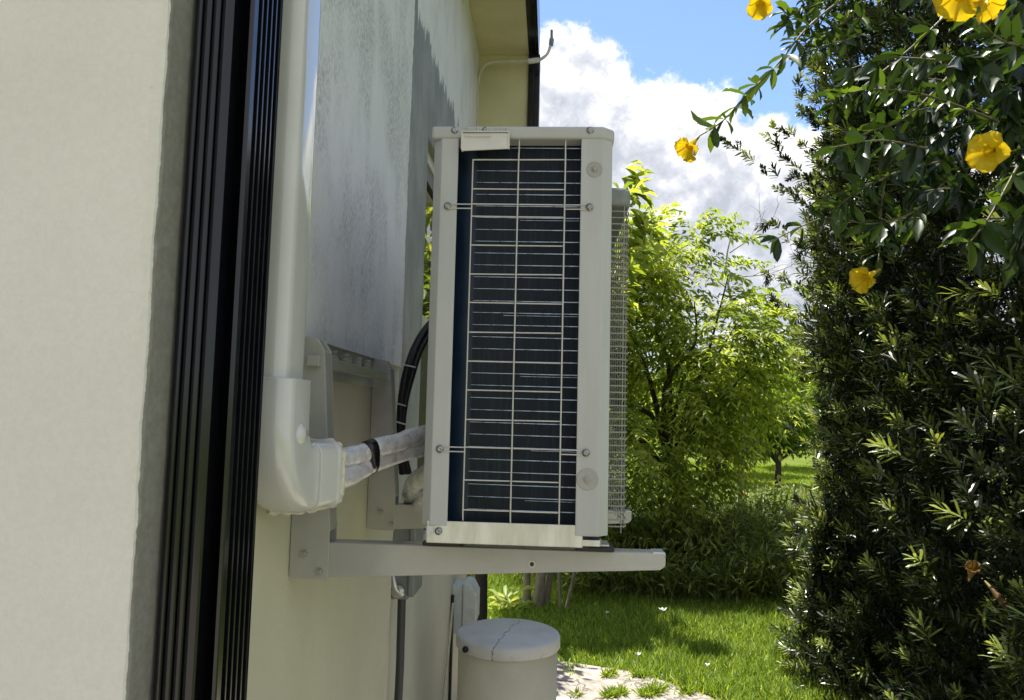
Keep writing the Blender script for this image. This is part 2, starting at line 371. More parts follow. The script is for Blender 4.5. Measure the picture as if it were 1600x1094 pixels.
def leafmesh(name, mat, P, D, U, L, Wd, V, parent=None, shape='lance', droop=0.0):
    """numpy leaves: P base, D direction, U up/normal hint, L length, Wd width, V random value"""
    P = np.asarray(P, float); n = len(P)
    D = D / (np.linalg.norm(D, axis=1, keepdims=True) + 1e-9)
    S_ = np.cross(D, U); S_ /= np.linalg.norm(S_, axis=1, keepdims=True) + 1e-9
    N = np.cross(S_, D)
    L = np.asarray(L).reshape(-1, 1) * np.ones((n, 1)); Wd = np.asarray(Wd).reshape(-1, 1) * np.ones((n, 1))
    if shape == 'lance':      # two quads: base, 2 mid, tip with a fold
        ks = [(0, 0, 0), (0.45, 0.5, 0.0), (1, 0, -droop), (0.45, -0.5, 0.0)]
        faces = [(0, 1, 2, 3)]
    elif shape == 'blunt':
        ks = [(0, 0, 0), (0.22, 0.42, 0.01), (0.78, 0.5, 0.0), (1, 0.12, -droop), (1, -0.12, -droop), (0.78, -0.5, 0.0), (0.22, -0.42, 0.01)]
        faces = [(0, 1, 5, 6), (1, 2, 5), (2, 3, 4, 5)]
        faces = [(0, 1, 6), (1, 2, 5, 6), (2, 3, 4, 5)]
    elif shape == 'blade':
        ks = [(0, 0.5, 0), (0, -0.5, 0), (0.5, -0.42, 0.0), (0.5, 0.42, 0.0), (0.85, -0.28, -droop * 0.5), (0.85, 0.28, -droop * 0.5), (1, 0, -droop)]
        faces = [(0, 1, 2, 3), (3, 2, 4, 5), (5, 4, 6)]
    else:                     # broad : folded along the midrib
        ks = [(0, 0, 0), (0.22, 0.34, 0.05), (0.5, 0.5, 0.06), (0.78, 0.33, 0.03), (1, 0, -droop), (0.78, -0.33, 0.03), (0.5, -0.5, 0.06), (0.22, -0.34, 0.05), (0.3, 0, 0), (0.65, 0, -droop * 0.3)]
        faces = [(0, 1, 8), (1, 2, 8), (2, 9, 8), (2, 3, 9), (3, 4, 9), (4, 5, 9), (5, 6, 9), (6, 8, 9), (6, 7, 8), (7, 0, 8)]
    nv = len(ks)
    co_ = np.stack([P + D * L * a + S_ * Wd * b + N * L * c for a, b, c in ks], 1).reshape(-1, 3)
    idx = []; starts = []; tot = []
    base = np.arange(n)[:, None] * nv
    loops = np.concatenate([np.array(f_)[None, :] + base for f_ in faces], 1)
    lt = np.tile(np.array([len(f_) for f_ in faces]), n)
    ls = np.concatenate([[0], np.cumsum(lt)[:-1]])
    me = bpy.data.meshes.new(name)
    me.vertices.add(len(co_)); me.vertices.foreach_set('co', co_.ravel())
    me.loops.add(loops.size); me.loops.foreach_set('vertex_index', loops.ravel().astype(np.int32))
    me.polygons.add(len(lt)); me.polygons.foreach_set('loop_start', ls.astype(np.int32)); me.polygons.foreach_set('loop_total', lt.astype(np.int32))
    me.polygons.foreach_set('use_smooth', np.ones(len(lt), bool) if shape == 'broad' else np.zeros(len(lt), bool))
    a = me.attributes.new('v', 'FLOAT', 'POINT'); a.data.foreach_set('value', np.repeat(np.asarray(V, float), nv))
    me.update(calc_edges=True)
    return mkobj(name, me, mat, parent)

rng = np.random.RandomState(7)
def rdir(n):
    v = rng.normal(size=(n, 3)); return v / np.linalg.norm(v, axis=1, keepdims=True)
def vnoise(P, s, seed=0):
    r = np.random.RandomState(seed + 11); out = 0
    for k in range(5):
        d = r.normal(size=3) * s * (1 + 0.5 * k); out = out + np.sin(P @ d + r.rand() * 6.28) / (1 + 0.35 * k)
    return out / 2.2

# ------------------------------------------------------------------ ground
b = MB(); b.add([(-400, -400, 0), (400, -400, 0), (400, 400, 0), (-400, 400, 0)], [(0, 1, 2, 3)])
tag(b.build('ground', M['lawn']), None, None, kind='structure')
edge = [(-9, -6), (3.0, -6), (1.55, 0), (1.5, 2.0), (1.45, 2.9), (1.30, 3.65), (1.06, 4.20), (0.82, 4.50), (0.50, 4.74), (0.1, 4.86), (-0.4, 4.86), (-1.2, 4.9), (-9, 4.9)]
b = MB(); n = len(edge)
b.add([(x, y, 0.03) for x, y in edge] + [(x, y, -0.05) for x, y in edge], [tuple(range(n))] + [(i, n + i, n + (i + 1) % n, (i + 1) % n) for i in range(n)])
tag(b.build('patio', M['paving']), None, None, kind='structure')
def inpatio(x, y):
    ex = np.array([p_[0] for p_ in edge[1:11]][::-1]); ey = np.array([p_[1] for p_ in edge[1:11]][::-1])
    return (y < np.interp(x, ex, ey, left=4.85, right=-9)) & (x < 3)

# ------------------------------------------------------------------ house
XA, XB, YC, YE, ZSOF = -0.44, -0.48, 0.783, 4.4, 1.6 + 2.172
house = thing('house', (-3, 2.5, 0), 'weathered cream stucco house with a grey streaked side wall and black roof edge', 'house')
# skin of the near wall with hand plastered corners
prof = [(-8, YC), (-2, YC), (-0.9, YC), (-0.6, YC), (-0.5, YC), (-0.46, YC), (-0.4565, 0.7842), (-0.450, 0.788), (-0.4475, 0.795), (-0.4485, 0.82), (-0.4485, 0.93), (XA, 0.99), (XA, 1.3), (XA, 1.6), (XA, 1.9), (XA, 2.06), (XA, 2.088), (-0.4415, 2.097), (-0.448, 2.101), (XB - 0.02, 2.102)]
zs = list(np.arange(0, ZS - 0.004, 0.0125)) + [ZS - 0.0005, ZS + 0.0005] + list(np.arange(ZS + 0.012, ZSOF, 0.0125)) + [ZSOF]
vs = []
r1 = np.random.RandomState(3)
for iz, z in enumerate(zs):
    for ip, (x, y) in enumerate(prof):
        ox = 0.007 if (z > ZS and 11 <= ip <= 16) else (0.004 if z > ZS and ip == 17 else 0)
        if 5 <= ip <= 9 or 15 <= ip <= 18:
            q = np.array([[x * 3, y * 3, z]])
            a = 0.0013 * vnoise(q, 22, 1)[0] + 0.0009 * vnoise(q, 70, 2)[0] + r1.normal() * 0.0003
            ox += a * (0.6 if ip in (5, 9, 15) else 1)
            oy = -abs(a) * 0.5 if ip < 9 else 0
        else: oy = 0
        vs.append((x + ox, y + oy, z))
npf = len(prof)
b = MB(); b.add(vs, [(i * npf + k, i * npf + k + 1, (i + 1) * npf + k + 1, (i + 1) * npf + k) for i in range(len(zs) - 1) for k in range(npf - 1)])
b.box(-8, XB - 0.03, YC + 0.05, 2.06, 0, ZSOF - 0.01)
wa = b.build('near_wall', M['wallA'], house); wa['label'] = 'streaked grey upper plaster over smooth cream lower plaster'
# far wall with window opening
WY0, WY1, WZ0, WZ1 = 2.66, 3.95, 1.05, 2.62
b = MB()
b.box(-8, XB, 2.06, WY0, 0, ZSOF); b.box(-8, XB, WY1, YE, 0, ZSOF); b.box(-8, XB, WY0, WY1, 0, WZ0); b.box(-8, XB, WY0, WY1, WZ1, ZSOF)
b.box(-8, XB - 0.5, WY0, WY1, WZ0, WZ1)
fw = b.build('far_wall', M['wallB'], house, 0.006); fw['label'] = 'recessed wall with a ragged darker grey band'
win = MB()
xg = XB - 0.035
win.box(xg - 0.03, xg + 0.012, WY0, WY0 + 0.04, WZ0, WZ1).box(xg - 0.03, xg + 0.012, WY1 - 0.04, WY1, WZ0, WZ1)
win.box(xg - 0.03, xg + 0.012, WY0 + 0.04, WY1 - 0.04, WZ1 - 0.05, WZ1).box(xg - 0.03, xg + 0.012, WY0 + 0.04, WY1 - 0.04, WZ0, WZ0 + 0.05)
win.box(xg - 0.03, xg + 0.025, WY0 + 0.04, WY1 - 0.04, 1.88, 1.96)
wo = win.build('window', M['windowframe'], house, 0.002)
sb = MB().box(xg - 0.03, xg + 0.004, WY0 + 0.0405, WY0 + 0.075, WZ0 + 0.0505, WZ1 - 0.0505).box(xg - 0.03, xg + 0.004, WY1 - 0.075, WY1 - 0.0405, WZ0 + 0.0505, WZ1 - 0.0505).box(xg - 0.03, xg + 0.004, WY0 + 0.0755, WY1 - 0.0755, WZ1 - 0.11, WZ1 - 0.0505)
sb.build('sash', M['bronze'], wo, 0.002)
MB().box(xg - 0.015, xg - 0.008, WY0 + 0.04, WY1 - 0.04, 1.96, WZ1 - 0.05).build('pane', M['glass'], wo)
MB().box(xg - 0.015, xg - 0.008, WY0 + 0.04, WY1 - 0.04, WZ0 + 0.05, 1.88).build('pane', M['bronze'], wo)
b = MB().box(XB - 0.06, -0.18, 0.45, YE + 0.04, ZSOF, ZSOF + 0.02).box(-8, XB - 0.061, 0.45, 0.9, ZSOF, ZSOF + 0.02)
b.box(XB, -0.18, 4.30, YE, 2.85, ZSOF - 0.001)
b.build('soffit', M['soffit'], house, 0.002)
b = MB().box(-0.179, -0.135, 0.40, 4.45, ZSOF - 0.004, ZSOF + 0.18).box(-0.134, -0.118, 0.40, 4.45, ZSOF - 0.002, ZSOF + 0.2).box(-8, -0.18, 0.40, 0.449, ZSOF - 0.004, ZSOF + 0.18)
b.box(-0.179, -0.145, 4.275, 4.45, 2.84, ZSOF - 0.005).box(-0.144, -0.110, 4.285, 4.45, 2.84, ZSOF - 0.005)
b.build('fascia', M['blackmetal'], house, 0.002)
b = MB().prism([(-0.118, ZSOF + 0.2), (-0.118, ZSOF + 0.23), (-4.2, ZSOF + 1.5), (-8.2, ZSOF + 0.4), (-8.2, ZSOF + 0.18), (-0.18, ZSOF + 0.18)], 'y', 0.42, 4.46)
b.build('roof', M['roof'], house)

# ------------------------------------------------------------------ black ribbed post on the wall
post = thing('ribbed_post', (-0.414, 0.887, 0.03), 'tall black ribbed metal post fixed to the wall corner beside the white duct', 'post')
X0, X1, Y0, Y1 = -0.4525, -0.3745, 0.838, 0.936
pr = []
def flute(a, b_, depth):   # broad rounded ribs between a and b (fractions along the front face)
    pass
fw_ = X1 - X0
# front face, read from left to right: narrow dark return, three ribs, broad flat, dark rounded corner
ribs = [(0.10, 0.215), (0.235, 0.365), (0.385, 0.505), (0.53, 0.72)]
pr.append((X0, Y0 + 0.012))
for a, c_ in ribs:
    pr.append((X0 + fw_ * (a - 0.006), Y0 + 0.008))
    for k in range(7):
        u_ = k / 6; pr.append((X0 + fw_ * (a + (c_ - a) * u_), Y0 + 0.0026 - 0.0026 * math.sin(math.pi * u_) ** 0.5))
    pr.append((X0 + fw_ * (c_ + 0.006), Y0 + 0.008))
pr += [(X0 + fw_ * 0.74, Y0 + 0.045), (X0 + fw_ * 0.925, Y0 + 0.046), (X0 + fw_ * 0.935, Y0 + 0.009), (X1 - 0.001, Y0 + 0.009), (X1, Y0 + 0.011)]
yy = Y0 + 0.022
for k in range(5):
    pr += [(X1, yy), (X1 - 0.006, yy + 0.0006), (X1 - 0.006, yy + 0.0108), (X1, yy + 0.0114)]; yy += 0.0148
pr += [(X1 + 0.0008, Y1 - 0.001), (X1 - 0.001, Y1), (X0, Y1)]
b = MB(); b.prism(pr, 'z', 0.031, 3.765); b.build('post_body', M['blackmetal'], post, 0.0006, 2)
MB().box(X0 + 0.001, X1 + 0.004, Y0 - 0.004, Y1 + 0.004, 0.0305, 0.05).build('base_plate', M['blackmetal'], post, 0.001)

# ------------------------------------------------------------------ white pipe duct
duct = thing('pipe_duct', (-0.40, 1.06, 1.45), 'glossy white plastic pipe duct running down the wall into an elbow', 'duct')
def rrect(x0, x1, y0, y1, r, n=5):
    out = []
    for cx, cy, a0 in ((x1 - r, y0 + r, -90), (x1 - r, y1 - r, 0), (x0 + r, y1 - r, 90), (x0 + r, y0 + r, 180)):
        for k in range(n + 1):
            a = math.radians(a0 + 90 * k / n); out.append((cx + r * math.cos(a), cy + r * math.sin(a)))
    return out
def ringmesh(rings, smooth=True, capa=True, capb=True):
    b = MB(); n = len(rings[0]); vs = [p_ for r in rings for p_ in r]
    b.add(vs, [(i * n + k, i * n + (k + 1) % n, (i + 1) * n + (k + 1) % n, (i + 1) * n + k) for i in range(len(rings) - 1) for k in range(n)], smooth)
    if capa: b.add(rings[0], [tuple(range(n))[::-1]])
    if capb: b.add(rings[-1], [tuple(range(n))])
    return b
q = rrect(-0.4335, -0.372, 1.005, 1.10, 0.022)
ringmesh([[(x, y, z) for x, y in q] for z in (1.63, 3.76)]).build('duct_pipe', M['pvc'], duct)
# elbow : sweep the section from pointing down to pointing along +Y and slightly outward
def sect(c, t_, wx, wy, r, n=5):
    t_ = np.array(t_, float); t_ /= np.linalg.norm(t_)
    u_ = np.array([1.0, 0, 0]); u_ = u_ - (u_ @ t_) * t_; u_ /= np.linalg.norm(u_); v_ = np.cross(t_, u_)
    return [tuple(np.array(c) + u_ * x + v_ * y) for x, y in rrect(-wx / 2, wx / 2, -wy / 2, wy / 2, r, n)]
cx = -0.398
rings = []
for z in (1.642, 1.642 - 0.0015, 1.56): rings.append(sect((cx, 1.052, z), (0, 0, -1), 0.075 if z < 1.642 else 0.070, 0.108 if z < 1.642 else 0.10, 0.024))
P0 = np.array([cx, 1.052, 1.56])
for k in range(1, 10):
    a = math.radians(90 * k / 9)
    c_ = P0 + np.array([0.010 * (1 - math.cos(a)), 0.052 * (1 - math.cos(a)), -0.062 * math.sin(a)])
    tt = np.array([0.30 * math.sin(a), math.sin(a), -math.cos(a)])
    rings.append(sect(c_, tt, 0.080, 0.108, 0.024))
e_end = c_; tt = tt / np.linalg.norm(tt)
rings.append(sect(e_end + tt * 0.02, tt, 0.080, 0.106, 0.024))
ringmesh(rings).build('duct_elbow', M['pvc'], duct, 0.0008)
rr = [sect(e_end + tt * d, tt, w1, h1, 0.02) for d, w1, h1 in ((0.008, 0.087, 0.100), (0.009, 0.089, 0.102), (0.055, 0.086, 0.098), (0.056, 0.092, 0.104), (0.066, 0.092, 0.104), (0.067, 0.08, 0.09))]
ringmesh(rr).build('duct_outlet', M['pvc'], duct, 0.0008)
# knob on elbow side
b = MB(); kc = at(474, 680, 1.05); b.lathe([(0.0, 0.010), (0.010, 0.009), (0.016, 0.004), (0.018, -0.006)], (kc[0] - 0.006, kc[1], kc[2]), 20, 'x'); b.build('duct_latch', M['pvc'], duct)
# foam sealant lumps
b = MB(); oc = e_end + tt * 0.066
uo = np.array([1.0, 0, 0]); uo = uo - (uo @ tt) * tt; uo /= np.linalg.norm(uo); vo_ = np.cross(tt, uo)
ring = []; rad_ = []
for k in range(61):
    a = 2 * math.pi * k / 60; ca, sa = math.cos(a), math.sin(a)
    ring.append(oc + uo * 0.041 * np.sign(ca) * abs(ca) ** 0.45 + vo_ * 0.047 * np.sign(sa) * abs(sa) ** 0.45 + tt * 0.002 * rng.normal())
    rad_.append(0.0048 + 0.0030 * abs(math.sin(k * 0.7)) + 0.0022 * rng.rand())
rad_[60] = rad_[0]
b.tube(ring, rad_, 8, False)
pa = smoothpath([oc + [0.02, 0, -0.046], oc + [-0.005, -0.02, -0.054], oc + [-0.03, -0.05, -0.053], oc + [-0.05, -0.075, -0.050]], 6)
b.tube(pa, [0.004 + 0.004 * abs(math.sin(k * 0.9)) + 0.002 * rng.rand() for k in range(len(pa))], 8)
b.build('foam_seal', M['foam'], duct)

# ------------------------------------------------------------------ insulated pipes
pp = thing('insulated_pipes', at(600, 720, 1.25), 'two white wrapped refrigerant pipes taped together between the duct and the air conditioner', 'pipes')
def lumpy(path, r, amp, seed):
    q = np.random.RandomState(seed); ph = q.rand() * 6
    return [r + 0.6 * amp * (math.sin(i * 0.45 + ph) * 0.5 + 0.25 * math.sin(i * 1.3 + ph) + 0.15 * (q.rand() - 0.5)) for i in range(len(path))]
up = smoothpath([at(500, 712, 1.14), at(530, 716, 1.20), at(560, 710, 1.24), at(590, 699, 1.27), at(620, 692, 1.30), at(645, 683, 1.33), at(672, 676, 1.36), at(710, 672, 1.40)])
lo = smoothpath([at(500, 748, 1.14), at(530, 748, 1.19), at(556, 738, 1.24), at(585, 722, 1.28), at(615, 712, 1.32), at(645, 702, 1.35), at(672, 698, 1.38), at(710, 696, 1.42)])
MB().tube(up, lumpy(up, 0.0165, 0.0018, 1), 16).build('pipe', M['wrap'], pp)
MB().tube(lo, lumpy(lo, 0.0172, 0.0022, 2), 16).build('pipe', M['wrap'], pp)
b = MB(); u1 = np.array(up[21]); u2 = np.array(lo[22])
dd = np.array(up[23]) - np.array(up[19]); dd /= np.linalg.norm(dd)
mid = (u1 + u2) / 2; upv = (u1 - u2) - ((u1 - u2) @ dd) * dd; hd = np.linalg.norm(upv) / 2; upv /= 2 * hd; side = np.cross(dd, upv)
sec = []
for s_ in (-0.008, -0.0075, 0.0075, 0.008):
    ring = []
    for k in range(24):
        a = 2 * math.pi * k / 24; hw, hh_ = 0.0182, hd + 0.0178
        e_ = 0.0 if abs(s_) < 0.0078 else -0.0015
        x_ = np.sign(math.cos(a)) * abs(math.cos(a)) ** 0.8 * (hw + e_); z_ = np.sign(math.sin(a)) * abs(math.sin(a)) ** 0.8 * (hh_ + e_)
        ring.append(tuple(mid + dd * s_ * (1 + 0.3 * math.sin(a)) + side * x_ + upv * z_))
    sec.append(ring)
ringmesh(sec).build('tape_band', M['tape'], pp)
# second foil wrapped end behind the unit
fp = thing('foil_pipe', at(648, 760, 1.75), 'short silver foil wrapped pipe end just behind the air conditioner bottom corner', 'pipe')
fpath = smoothpath([at(700, 722, 1.60), at(668, 742, 1.68), at(650, 757, 1.74), at(640, 790, 1.9)])
MB().tube(fpath, lumpy(fpath, 0.026, 0.002, 4), 14).build('pipe', M['foil'], fp)
fp2 = smoothpath([at(700, 762, 1.66), at(665, 775, 1.72), at(645, 800, 1.86)])
MB().tube(fp2, lumpy(fp2, 0.017, 0.002, 5), 12).build('pipe', M['foil'], fp)

# ------------------------------------------------------------------ black cables
cb = thing('cable_bundle', at(630, 600, 1.9), 'black cable bundle held by pale zip ties curving down behind the air conditioner', 'cables')
cps = [(0, 0, 0.011), (9, 3, 0.008), (5, -6, 0.006)]
for k, (ox, oy, r) in enumerate(cps):
    pa = smoothpath([at(700 + ox, 480 + oy, 2.0), at(668 + ox, 512 + oy, 1.95), at(648 + ox, 545 + oy, 1.92), at(634 + ox, 588 + oy, 1.9), at(627 + ox * .6, 635, 1.9), at(626 + ox * .3, 690, 1.9), at(630 + ox, 740, 1.92)])
    MB().tube(pa, r, 12).build('cable', M['cable'], cb)
for (px, py, w_) in ((639, 572, 0.021), (627, 632, 0.015), (628, 661, 0.015)):
    c_ = at(px, py, 1.9); MB().tube([c_ + [-w_, -0.012, 0.004], c_ + [w_, -0.014, -0.004]], 0.0022, 6).build('zip_tie', M['tie'], cb)

# ------------------------------------------------------------------ bracket
br = thing('wall_bracket', (-0.435, 1.5, 1.3), 'grey painted steel wall bracket whose two arms carry the air conditioner', 'bracket')
XW = -0.4385
ZT = 1.3745          # top of the arms
for i, yb in enumerate((1.25, 1.775)):
    b = MB()
    b.prism([(XW, 1.315), (XW + 0.067, 1.312), (XW + 0.067, 1.40), (XW + 0.044, 1.70), (XW + 0.030, 1.722), (XW, 1.725)], 'y', yb, yb + 0.004)
    b.prism([(XW + 0.0635, 1.392), (XW + 0.067, 1.392), (XW + 0.044, 1.70), (XW + 0.0405, 1.70)], 'y', yb + 0.0041, yb + 0.040)
    b.prism([(XW, 1.315), (XW + 0.067, 1.312), (XW + 0.067, 1.40), (XW + 0.044, 1.70), (XW + 0.030, 1.722), (XW, 1.725)], 'y', yb + 0.0401, yb + 0.044)
    b.build('upright', M['bracket'], br, 0.0012)
    b = MB(); ya = yb + 0.0045
    xa, xe = XW + 0.062, 0.192
    b.prism([(XW + 0.012, ZT - 0.056), (xa, ZT - 0.059), (xe - 0.008, ZT - 0.027), (xe, ZT - 0.021), (xe, ZT - 0.0005), (XW + 0.012, ZT - 0.0005)], 'y', ya - 0.0015, ya + 0.003)
    b.box(XW + 0.068, xe - 0.022, ya + 0.0031, ya + 0.034, ZT - 0.003, ZT)
    b.prism([(XW + 0.07, ZT - 0.056), (xe - 0.008, ZT - 0.027), (xe, ZT - 0.021), (xe, ZT - 0.0005), (XW + 0.07, ZT - 0.0005)], 'y', ya + 0.0341, ya + 0.0375)
    arm = b.build('arm', M['bracket'], br, 0.0012)
    MB().box(xe - 0.0215, xe + 0.001, ya - 0.001, ya + 0.037, ZT - 0.0215, ZT + 0.0015).build('sunlit_tip', M['pvc'], arm, 0.003)  # white block painting the sun on the arm end
    hc = at(831, 882, yb) if i == 0 else None
    if i == 0:
        MB().tube([(hc[0], ya - 0.0028, hc[2]), (hc[0], ya + 0.002, hc[2])], 0.0058, 6).build('bolt', M['bolt'], arm)
        MB().tube([(hc[0], ya - 0.0031, hc[2]), (hc[0], ya - 0.002, hc[2])], 0.0040, 10).build('bolt_hole', M['dark'], arm)
    for px, py in (((476, 865), (500, 893)) if i == 0 else ((595, 800), (612, 819))):
        c_ = at(px, py, yb); b = MB().tube([(c_[0], yb - 0.006, c_[2]), (c_[0], yb, c_[2])], 0.0058, 6); b.tube([(c_[0], yb - 0.010, c_[2]), (c_[0], yb - 0.006, c_[2])], 0.0032, 10)
        b.build('bolt', M['bolt'], br)
b = MB().box(XW + 0.018, XW + 0.040, 1.235, 1.84, 1.672, 1.690); b.build('cross_rail', M['bracket'], br, 0.0012)
b = MB().box(XW + 0.0005, XW + 0.003, 1.21, 1.83, 1.655, 1.694); b.build('backing_rail', M['galv'], br)
for yb in (1.42, 1.50, 1.60, 1.68):
    MB().tube([(XW + 0.0, yb, 1.708), (XW + 0.018, yb, 1.708)], 0.0075, 6).build('bolt', M['bolt'], br)

# ------------------------------------------------------------------ air conditioner
YF, YB_ = 1.17, 2.04
ax0, ax1, az0, az1 = -0.2035, 0.0915, 1.3995, 2.0685
ac = thing('air_conditioner', (-0.056, 1.6, ZT + 0.004), 'beige outdoor air conditioning unit with dark coil behind a wire guard', 'air conditioner')
ox0, ox1 = -0.161, 0.040     # coil opening
zb = 1.428; zl = az1 - 0.019
# right post, front panel
ch = 0.016
b = MB(); b.prism([(ox1, YF), (ax1 - ch, YF), (ax1, YF + ch * 0.9), (ax1, YB_), (ax1 - 0.004, YB_), (ax1 - 0.004, YF + ch), (ax1 - ch - 0.002, YF + 0.004), (ox1, YF + 0.004)], 'z', az0 + 0.012, zl)
b.build('front_panel', M['plastic'], ac, 0.0015)
b = MB(); b.prism([(ox0, YF), (ox0, YF + 0.004), (ax0 + ch, YF + 0.004), (ax0 + 0.004, YF + ch), (ax0 + 0.004, YF + 0.05), (ax0, YF + 0.05), (ax0, YF + ch), (ax0 + ch - 0.001, YF)], 'z', az0 + 0.021, zl)
b.build('corner_post', M['plastic'], ac, 0.0015)
MB().box(ax0 + 0.004, ax0 + 0.008, YF + 0.35, YB_, az0 + 0.02, zl).build('rear_panel', M['plastic'], ac)
MB().box(ax0 + 0.02, ax1 - 0.02, YB_ - 0.02, YB_ - 0.003, az0 + 0.02, zl).build('end_panel', M['plastic'], ac)
# lid
lp = [(ax0 - 0.003, YF - 0.003), (ax1 - ch, YF - 0.003), (ax1 + 0.003, YF + ch * 0.9 - 0.001), (ax1 + 0.003, YB_ + 0.003), (ax0 - 0.003, YB_ + 0.003)]
b = MB(); b.prism(lp, 'z', zl - 0.002, az1); lid = b.build('lid', M['lidpaint'], ac, 0.0045, 3)
# base pan
b = MB().box(ax0 + 0.008, ax1 - 0.012, YF + 0.0045, YB_ - 0.005, az0 - 0.004, az0 + 0.006).box(ax0 + 0.010, ox1 + 0.012, YF + 0.0015, YF + 0.0044, az0 - 0.006, zb)
b.build('base_pan', M['galv'], ac, 0.001)
# coil
xs_ = -0.132
coil = MB().box(xs_, ox1 + 0.03, YF + 0.03, YF + 0.05, zb - 0.01, zl - 0.0).build('coil', M['fins'], ac)
MB().prism([(ox0 - 0.03, YF + 0.045), (xs_ - 0.0005, YF + 0.034), (xs_ - 0.0005, YF + 0.06), (ox0 - 0.03, YF + 0.07)], 'z', zb - 0.01, zl).build('coil_side', M['finside'], coil)
MB().box(ax0 + 0.01, ax0 + 0.012, YF + 0.055, YF + 0.3, zb, zl).build('inner_panel', M['dark'], ac)
zt_ = at(800, 221, YF + 0.03)[2]; k = 0
dz_ = 0.0
tb = MB()
zz = at(850, 222, YF)[2]; dzp = 19.45 / 974
while zz > zb + 0.004:
    jit = (rng.rand() - 0.5) * 0.0006
    tb.tube([(xs_ - 0.001, YF + 0.0298, zz + jit + 0.0012), (ox1 + 0.02, YF + 0.0285, zz + jit)], [0.0006, 0.00125], 6)
    if rng.rand() < 0.12: tb.tube([(xs_ + 0.02 + rng.rand() * 0.08, YF + 0.0295, zz - 0.0032), (ox1 + 0.02, YF + 0.0292, zz - 0.0036)], 0.0006, 5)
    zz -= dzp
tb.build('coil_tubes', M['tubes'], coil)
# wire guard
g = MB(); wl, wm, wr = -0.1365, -0.0615, 0.0145; yg = YF - 0.001; R_ = 0.00115
def zy(py): return at(800, py, YF)[2]
ztop = zy(250)
g.tube([(wl, yg, ztop), (wl, yg, zb + 0.012), (wl, yg + 0.004, zb + 0.002)], R_, 8)
for wx in (wm, wr): g.tube([(wx, yg + 0.006, zl - 0.002), (wx, yg + 0.004, zl - 0.022), (wx, yg - 0.003, zl - 0.03), (wx, yg - 0.003, zb + 0.012), (wx, yg + 0.003, zb - 0.001)], R_ * 1.1, 8)
for py in (250, 296, 339, 384, 429, 474, 520, 566, 611, 657, 752, 799):
    sag = (rng.rand() - 0.5) * 0.001
    g.tube([(wl - 0.001, yg, zy(py) + sag), (wm, yg + 0.0005, zy(py)), (wr + 0.001, yg, zy(py) - sag)], R_, 8)
clipz = []
for py in (320, 701):
    z = zy(py)
    g.tube([(wl, yg, z + 0.0005), (wr, yg, z)], R_, 8)
    xl, xr = -0.176, 0.0545
    g.tube([(wl, yg, z), (xl, yg - 0.0005, z)] + [(xl - 0.004 * math.sin(a), yg - 0.0005, z - 0.0035 + 0.0035 * math.cos(a)) for a in np.linspace(0.2, 2.94, 6)] + [(xl, yg - 0.0005, z - 0.007), (wl, yg, z - 0.007)], R_ * 0.9, 8)
    g.tube([(wr, yg, z), (xr, yg - 0.0005, z)] + [(xr + 0.004 * math.sin(a), yg - 0.0005, z - 0.0035 + 0.0035 * math.cos(a)) for a in np.linspace(0.2, 2.94, 6)] + [(xr, yg - 0.0005, z - 0.007), (wr, yg, z - 0.007)], R_ * 0.9, 8)
    clipz.append((xl, xr, z - 0.0035))
g.build('wire_guard', M['guard'], ac)
for xl, xr, z in clipz: screw(ac, xl, YF - 0.002, z, 0.0036); screw(ac, xr, YF - 0.002, z, 0.0036)
for px in (711, 759, 922): c_ = at(px, 205, YF); screw(ac, c_[0], YF - 0.003, c_[2], 0.0036)
c_ = at(685, 830, YF); screw(ac, c_[0], YF, c_[2], 0.0036)
# little square knockout
c_ = at(672, 828, YF); b = MB().box(c_[0] - 0.0055, c_[0] + 0.0055, YF - 0.0006, YF, c_[2] - 0.0065, c_[2] + 0.0065); b.build('knockout', M['lidtop'], ac)
# dimpled plugs
for px, py, rr_ in ((929, 265, 0.0125), (918, 749, 0.0165)):
    c_ = at(px, py, YF); b = MB()
    b.lathe([(rr_ * 1.05, 0.0), (rr_, -0.0012), (rr_ * 0.9, -0.0012), (rr_ * 0.8, -0.0004), (rr_ * 0.45, -0.0002), (rr_ * 0.36, -0.0014), (rr_ * 0.3, -0.0034), (rr_ * 0.14, -0.0036), (rr_ * 0.1, -0.002), (0, -0.002)], (c_[0], YF - 0.0001, c_[2]), 28, 'y')
    pl = b.build('plug', M['plug'], ac)
    screw(pl, c_[0], YF - 0.002, c_[2], 0.0026)
# flap (handle) under the lid
fl, fr = at(722, 215, YF)[0], at(797, 215, YF)[0]
zf1 = at(760, 212, YF)[2]
b = MB()
b.add([(fl, YF - 0.010, zf1), (fr, YF - 0.010, zf1 + 0.001), (fr, YF - 0.012, zf1 - 0.026), (fl + 0.002, YF - 0.012, zf1 - 0.030),
       (fl, YF - 0.006, zf1), (fr, YF - 0.006, zf1 + 0.001), (fr, YF - 0.009, zf1 - 0.026), (fl + 0.002, YF - 0.009, zf1 - 0.030)],
      [(0, 1, 2, 3), (7, 6, 5, 4), (0, 4, 5, 1), (1, 5, 6, 2), (2, 6, 7, 3), (3, 7, 4, 0)])
b.box(fl, fl + 0.0025, YF - 0.0125, YF - 0.0005, zf1 - 0.028, zf1 + 0.0015)
b.box(fr - 0.0025, fr, YF - 0.0125, YF - 0.0005, zf1 - 0.024, zf1 + 0.0015)
b.box(fl, fr, YF - 0.0125, YF - 0.003, zf1 + 0.0016, zf1 + 0.0036)
for k in range(5):
    x_ = fl + (fr - fl) * (0.13 + 0.2 * k); b.box(x_, x_ + 0.0015, YF - 0.0075, YF - 0.0031, zf1 + 0.0037, zf1 + 0.0125)
